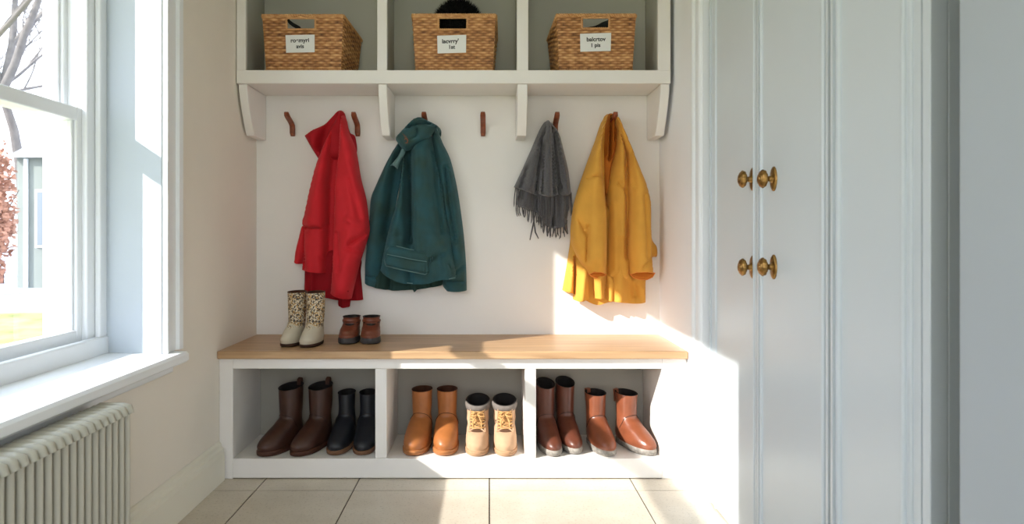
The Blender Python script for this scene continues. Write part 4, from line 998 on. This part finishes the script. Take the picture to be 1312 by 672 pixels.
# black fur hat
ht = MB(); rnd = random.Random(3)
hc = Vector((-0.137, 2.845, 1.850)); rx, ry, rz = 0.104, 0.068, 0.116
nu, nv = 36, 20
v = []; 
for j in range(nv + 1):
    for i in range(nu):
        a, b = 2 * PI * i / nu, PI * j / nv
        k = 1 + 0.05 * noise.noise(Vector((math.cos(a) * 3, math.sin(a) * 3, b * 3)))
        v.append(hc + Vector((rx * k * math.sin(b) * math.cos(a), ry * k * math.sin(b) * math.sin(a), rz * k * math.cos(b))))
ht.add(v, [(j * nu + i, j * nu + (i + 1) % nu, (j + 1) * nu + (i + 1) % nu, (j + 1) * nu + i) for j in range(nv) for i in range(nu)])
for i in range(5200):
    d = Vector((rnd.gauss(0, 1), rnd.gauss(0, 1), rnd.gauss(0, 1))).normalized()
    if d.z < -0.4: continue
    p = hc + Vector((d.x * rx, d.y * ry, d.z * rz)) * 0.97
    t1 = d.orthogonal().normalized(); t2 = d.cross(t1); an = rnd.uniform(0, 2 * PI)
    lean = (t1 * math.cos(an) + t2 * math.sin(an)) * rnd.uniform(0, 0.7) + Vector((0.15, -0.1, 0.1))
    tip = p + (d + lean * 0.8).normalized() * rnd.uniform(0.012, 0.026)
    s_ = (t1 * math.sin(an) - t2 * math.cos(an)) * 0.0014; s2 = (t1 * math.cos(an) + t2 * math.sin(an)) * 0.001
    ht.add([p - s_, p + s_, p + s2, tip], [(0, 1, 3), (1, 2, 3), (2, 0, 3)])
o = ht.build('fur_hat', M['fur']); tag(o, 'black fluffy fur hat poking out of the middle basket', 'hat')
# dark strap and dark cloth seen through the other handle openings
sb = MB(); pz = [(-0.868, 2.80, 1.875), (-0.856, 2.782, 1.865), (-0.843, 2.770, 1.850), (-0.828, 2.764, 1.838), (-0.805, 2.766, 1.826), (-0.790, 2.80, 1.80), (-0.79, 2.83, 1.70), (-0.79, 2.84, 1.645)]
sb.tube(pz, 0.0085, 8, squash=(1, 0.35)); o = sb.build('strap', M['black_cloth']); o.name = 'bag_strap'
tag(o, 'black strap looped inside the left basket behind its handle hole', 'strap')
cl = MB()
hump = []
nx, ny = 20, 10
for j in range(ny + 1):
    for i in range(nx + 1):
        u, t = i / nx, j / ny
        hgt = 1.818 + 0.072 * u ** 1.3 * math.sin(PI * (0.15 + 0.75 * t)) + 0.006 * noise.noise(Vector((u * 6, t * 5, 2)))
        hump.append((0.345 + 0.19 * u, 2.772 + 0.13 * t, hgt if 0 < j < ny and 0 < i < nx else 1.645))
cl.add(hump, [(j * (nx + 1) + i, j * (nx + 1) + i + 1, (j + 1) * (nx + 1) + i + 1, (j + 1) * (nx + 1) + i) for j in range(ny) for i in range(nx)])
o = cl.build('folded_cloth', M['black_cloth']); tag(o, 'folded black cloth seen through the handle hole of the right basket', 'cloth')

# ------------------------------------------------------------------ radiator
rad = empty('radiator', (-0.98, 1.15, 0), 'pale grey column radiator below the window sill', 'radiator')
RO = rad.location; RZ0, RZ1 = 0.085, 0.523
y = 1.692; n_ = 0
while y > 0.62:
    c_ = MB()
    for (x, w) in ((-1.008, 0.0105), (-0.972, 0.0125), (-0.937, 0.0150)):
        c_.tube([(x, y, RZ0 + 0.02), (x, y, RZ0 + 0.03), (x, y, RZ1 - 0.036), (x, y, RZ1 - 0.026)], [0.008, w * 0.60, w * 0.60, 0.008], 12, squash=(1, 1))
    # top and bottom headers: bulbed loops joining the columns
    for (zc, s_) in ((RZ1 - 0.019, 1), (RZ0 + 0.018, -1)):
        pth = [(-1.014, y, zc - s_ * 0.010), (-1.010, y, zc), (-1.003, y, zc + s_ * 0.004), (-0.972, y, zc + s_ * 0.005), (-0.950, y, zc + s_ * 0.004), (-0.933, y, zc - s_ * 0.001), (-0.926, y, zc - s_ * 0.014)]
        c_.tube(pth, [0.007, 0.0112, 0.0116, 0.0105, 0.0118, 0.0135, 0.0095], 12)
    c_.build('column', M['rad'], rad, RO, angle=60)
    y -= 0.0275; n_ += 1
MB().lathe([(0, 0.014), (0.008, 0.014), (0.010, 0.010), (0.017, 0.010), (0.019, 0.006)], (-0.945, 1.704, 0.496), (0, 1, 0), 18).build('bleed_plug', M['dark_metal'], rad, RO)
vb = MB(); vb.tube([(-0.945, 1.704, 0.118), (-0.945, 1.725, 0.118), (-0.945, 1.745, 0.118)], [0.012, 0.015, 0.015], 14)
vb.tube([(-0.945, 1.742, 0.001), (-0.945, 1.742, 0.10), (-0.945, 1.742, 0.118), (-0.945, 1.742, 0.150)], [0.008, 0.008, 0.016, 0.018], 14)
vb.build('valve', M['brass'], rad, RO)
ft_ = MB()
for yy in (1.61, 0.70):
    ft_.tube([(-0.984, yy, 0.0005), (-0.984, yy, 0.012), (-0.984, yy, 0.10)], [0.024, 0.014, 0.011], 12)
ft_.build('foot', M['rad'], rad, RO)

# ------------------------------------------------------------------ outdoors
gz = -0.45
o = MB().add([(-60, -40, gz), (40, -40, gz), (40, 70, gz), (-60, 70, gz)], [(0, 1, 2, 3)]).build('ground', M['ground'], smooth=False); struct(o)
def tree(label, loc, seed, h, r0, dirs, depth=5, group=None, spread=0.5):
    rnd = random.Random(seed); t = MB()
    def grow(p, d, L, r, lev):
        n = 5; pts = [p]; rs = [r]; dd = d.copy()
        for i in range(n):
            dd = (dd + Vector((rnd.uniform(-1, 1), rnd.uniform(-1, 1), rnd.uniform(-0.5, 0.9))) * 0.13).normalized()
            pts.append(pts[-1] + dd * L / n); rs.append(r * (1 - 0.45 * (i + 1) / n))
        t.tube(pts, rs, 7 if lev < 2 else 4)
        if lev >= depth: return
        k = rnd.choice((2, 3, 3)) if lev else len(dirs)
        for i in range(k):
            if lev == 0: nd = Vector(dirs[i]).normalized(); q = pts[-1]
            else:
                nd = (dd + Vector((rnd.uniform(-1, 1), rnd.uniform(-1, 1), rnd.uniform(-0.4, 0.9))) * spread * 1.5).normalized(); q = pts[-1] if i == 0 else pts[rnd.randint(2, n)]
            grow(q, nd, L * rnd.uniform(0.62, 0.86), r * 0.64, lev + 1)
    grow(Vector((0, 0, 0)), Vector((0.03, 0, 1)), h, r0, 0)
    o = t.build('bare_tree', M['bark'], angle=80); o.location = loc
    tag(o, label, 'tree', group); return o
tree('bare grey forked tree rising beyond the house roof, nearest the window frame edge', (-16.9, 24.5, gz), 4, 6.6, 0.24, [(0.35, 0, 1), (-0.45, 0.1, 1), (-0.1, 0.5, 1)], 6, 'bare trees outside')
tree('bare grey tree outside at the left edge of the window view, leaning right', (-8.6, 10.6, gz), 9, 3.7, 0.075, [(0.75, 0, 0.75), (-0.3, 0.2, 1), (0.1, -0.3, 1)], 6, 'bare trees outside')
tree('bare pale grey tree standing farthest off, left of the house', (-24.5, 31.0, gz), 12, 5.0, 0.22, [(0.5, 0, 1), (-0.6, 0, 1), (0, 0.4, 1)], 6, 'bare trees outside')
# copper-leaved bush
def bush(label, loc, seed, rx, rz, n):
    rnd = random.Random(seed); r = empty('copper_bush', loc, label, 'bush', 'copper bushes outside')
    lf = MB(); st = MB()
    for i in range(n):
        d = Vector((rnd.gauss(0, 1), rnd.gauss(0, 1), rnd.gauss(0, 1))).normalized() * rnd.uniform(0.45, 1) ** 0.5
        k = 1 + 0.35 * noise.noise(d * 2.2 + Vector((seed, 0, 0)))
        p = Vector((d.x * rx * k, d.y * rx * k, rz + 0.3 + d.z * rz * k))
        a = Vector((rnd.uniform(-1, 1), rnd.uniform(-1, 1), rnd.uniform(-1, 1))).normalized() * 0.075; b = a.orthogonal().normalized() * 0.045
        lf.add([p - a, p + b, p + a, p - b], [(0, 1, 2, 3)])
    for i in range(26):
        d = Vector((rnd.uniform(-1, 1), rnd.uniform(-1, 1), rnd.uniform(0.4, 1.2)))
        st.tube([(0, 0, 0), (d.x * rx * 0.35, d.y * rx * 0.35, rz * 0.9), (d.x * rx * 0.8, d.y * rx * 0.8, rz * (0.9 + 0.8 * d.z))], [0.06, 0.03, 0.01], 5)
    lf.build('foliage', M['leaf'], r, smooth=False); st.build('stems', M['bark'], r)
bush('tall copper-leaved bush outside, filling the left of the lower pane', (-11.75, 15.0, gz), 2, 0.75, 1.6, 3200)
bush('copper-leaved bush outside behind the taller one, by the fence', (-16.6, 20.8, gz), 5, 1.3, 2.4, 2600)
# neighbouring house
hs = empty('house', (-10.5, 18.2, gz), 'pale sage rendered house with a grey slate roof seen through the lower pane', 'house')
h = MB(); h.box((-12.25, 17.0, gz), (-8.5, 21, 3.0)); h.add([(-12.25, 17.0, 3.0), (-12.25, 21, 3.0), (-12.25, 19.0, 4.0), (-8.5, 17.0, 3.0), (-8.5, 21, 3.0), (-8.5, 19.0, 4.0)], [(0, 1, 2), (3, 5, 4)])
h.build('wall', M['house'], hs, hs.location, smooth=False)
h = MB()
h.add([(-12.4, 16.8, 2.92), (-8.3, 16.8, 2.92), (-8.3, 19.0, 4.06), (-12.4, 19.0, 4.06), (-12.4, 21.2, 2.92), (-8.3, 21.2, 2.92)], [(0, 1, 2, 3), (3, 2, 5, 4)])
h.build('roof', M['roof'], hs, hs.location, smooth=False)
MB().tube([(-11.98, 16.95, gz + 0.02), (-11.98, 16.95, 2.9)], 0.05, 10).build('drainpipe', M['trim'], hs, hs.location)
wn = MB(); wn.box((-11.75, 16.95, 0.6), (-11.15, 17.0, 2.1)); f_ = wn.build('window', M['trim'], hs, hs.location)
pn = MB(); pn.box((-11.69, 16.93, 0.66), (-11.21, 16.95, 2.04)); pn.build('pane', M['pane'], f_, hs.location)
fe = empty('fence', (-15.0, 18.5, gz), 'low russet timber fence across the far lawn', 'fence')
for i in range(12):
    MB().box((-18.2 + i * 0.38, 18.45, gz), (-17.86 + i * 0.38, 18.5, gz + 0.44)).build('board', M['fence'], fe, fe.location, bevel=0.01)
MB().box((-18.3, 18.5, gz + 0.28), (-13.7, 18.56, gz + 0.36)).build('rail', M['fence'], fe, fe.location)

# ------------------------------------------------------------------ light
sd = bpy.data.lights.new('sun', 'SUN'); sd.energy = 5.6; sd.angle = math.radians(0.6); sd.color = (1.0, 0.95, 0.89)
so = bpy.data.objects.new('sun', sd); C.objects.link(so)
so.rotation_euler = Vector((1, 0.646, -0.68)).to_track_quat('-Z', 'Y').to_euler(); so.location = (-6, -4, 6)
w = bpy.data.worlds.new('winter_sky'); SC.world = w; w.use_nodes = True
N = w.node_tree.nodes; L = w.node_tree.links
bg = N['Background']; bg.inputs['Strength'].default_value = 2.7
tc = N.new('ShaderNodeTexCoord'); sx = N.new('ShaderNodeSeparateXYZ'); L.new(tc.outputs['Generated'], sx.inputs[0])
rp = N.new('ShaderNodeValToRGB'); L.new(sx.outputs['Z'], rp.inputs[0])
e = rp.color_ramp.elements; e[0].position = 0.0; e[0].color = (0.90, 0.915, 1.0, 1); e[1].position = 0.7; e[1].color = (0.70, 0.82, 1.0, 1)
L.new(rp.outputs[0], bg.inputs['Color'])

# ------------------------------------------------------------------ camera
cd = bpy.data.cameras.new('camera'); co = bpy.data.objects.new('camera', cd); C.objects.link(co)
co.location = (0, 0, EYE); co.rotation_euler = (PI / 2, 0, 0)
cd.sensor_width = 36; cd.lens = F / 1312 * 36; cd.shift_x = (656 - VX) / 1312; cd.shift_y = (VY - 336) / 1312
cd.clip_start = 0.05; cd.clip_end = 200
cd.dof.use_dof = True; cd.dof.focus_distance = 2.7; cd.dof.aperture_fstop = 4.0
SC.camera = co
SC.view_settings.view_transform = 'Standard'; SC.view_settings.look = 'None'; SC.view_settings.exposure = 0.66
SC.cycles.max_bounces = 10; SC.cycles.diffuse_bounces = 6; SC.cycles.transparent_max_bounces = 8
SC.cycles.sample_clamp_indirect = 8
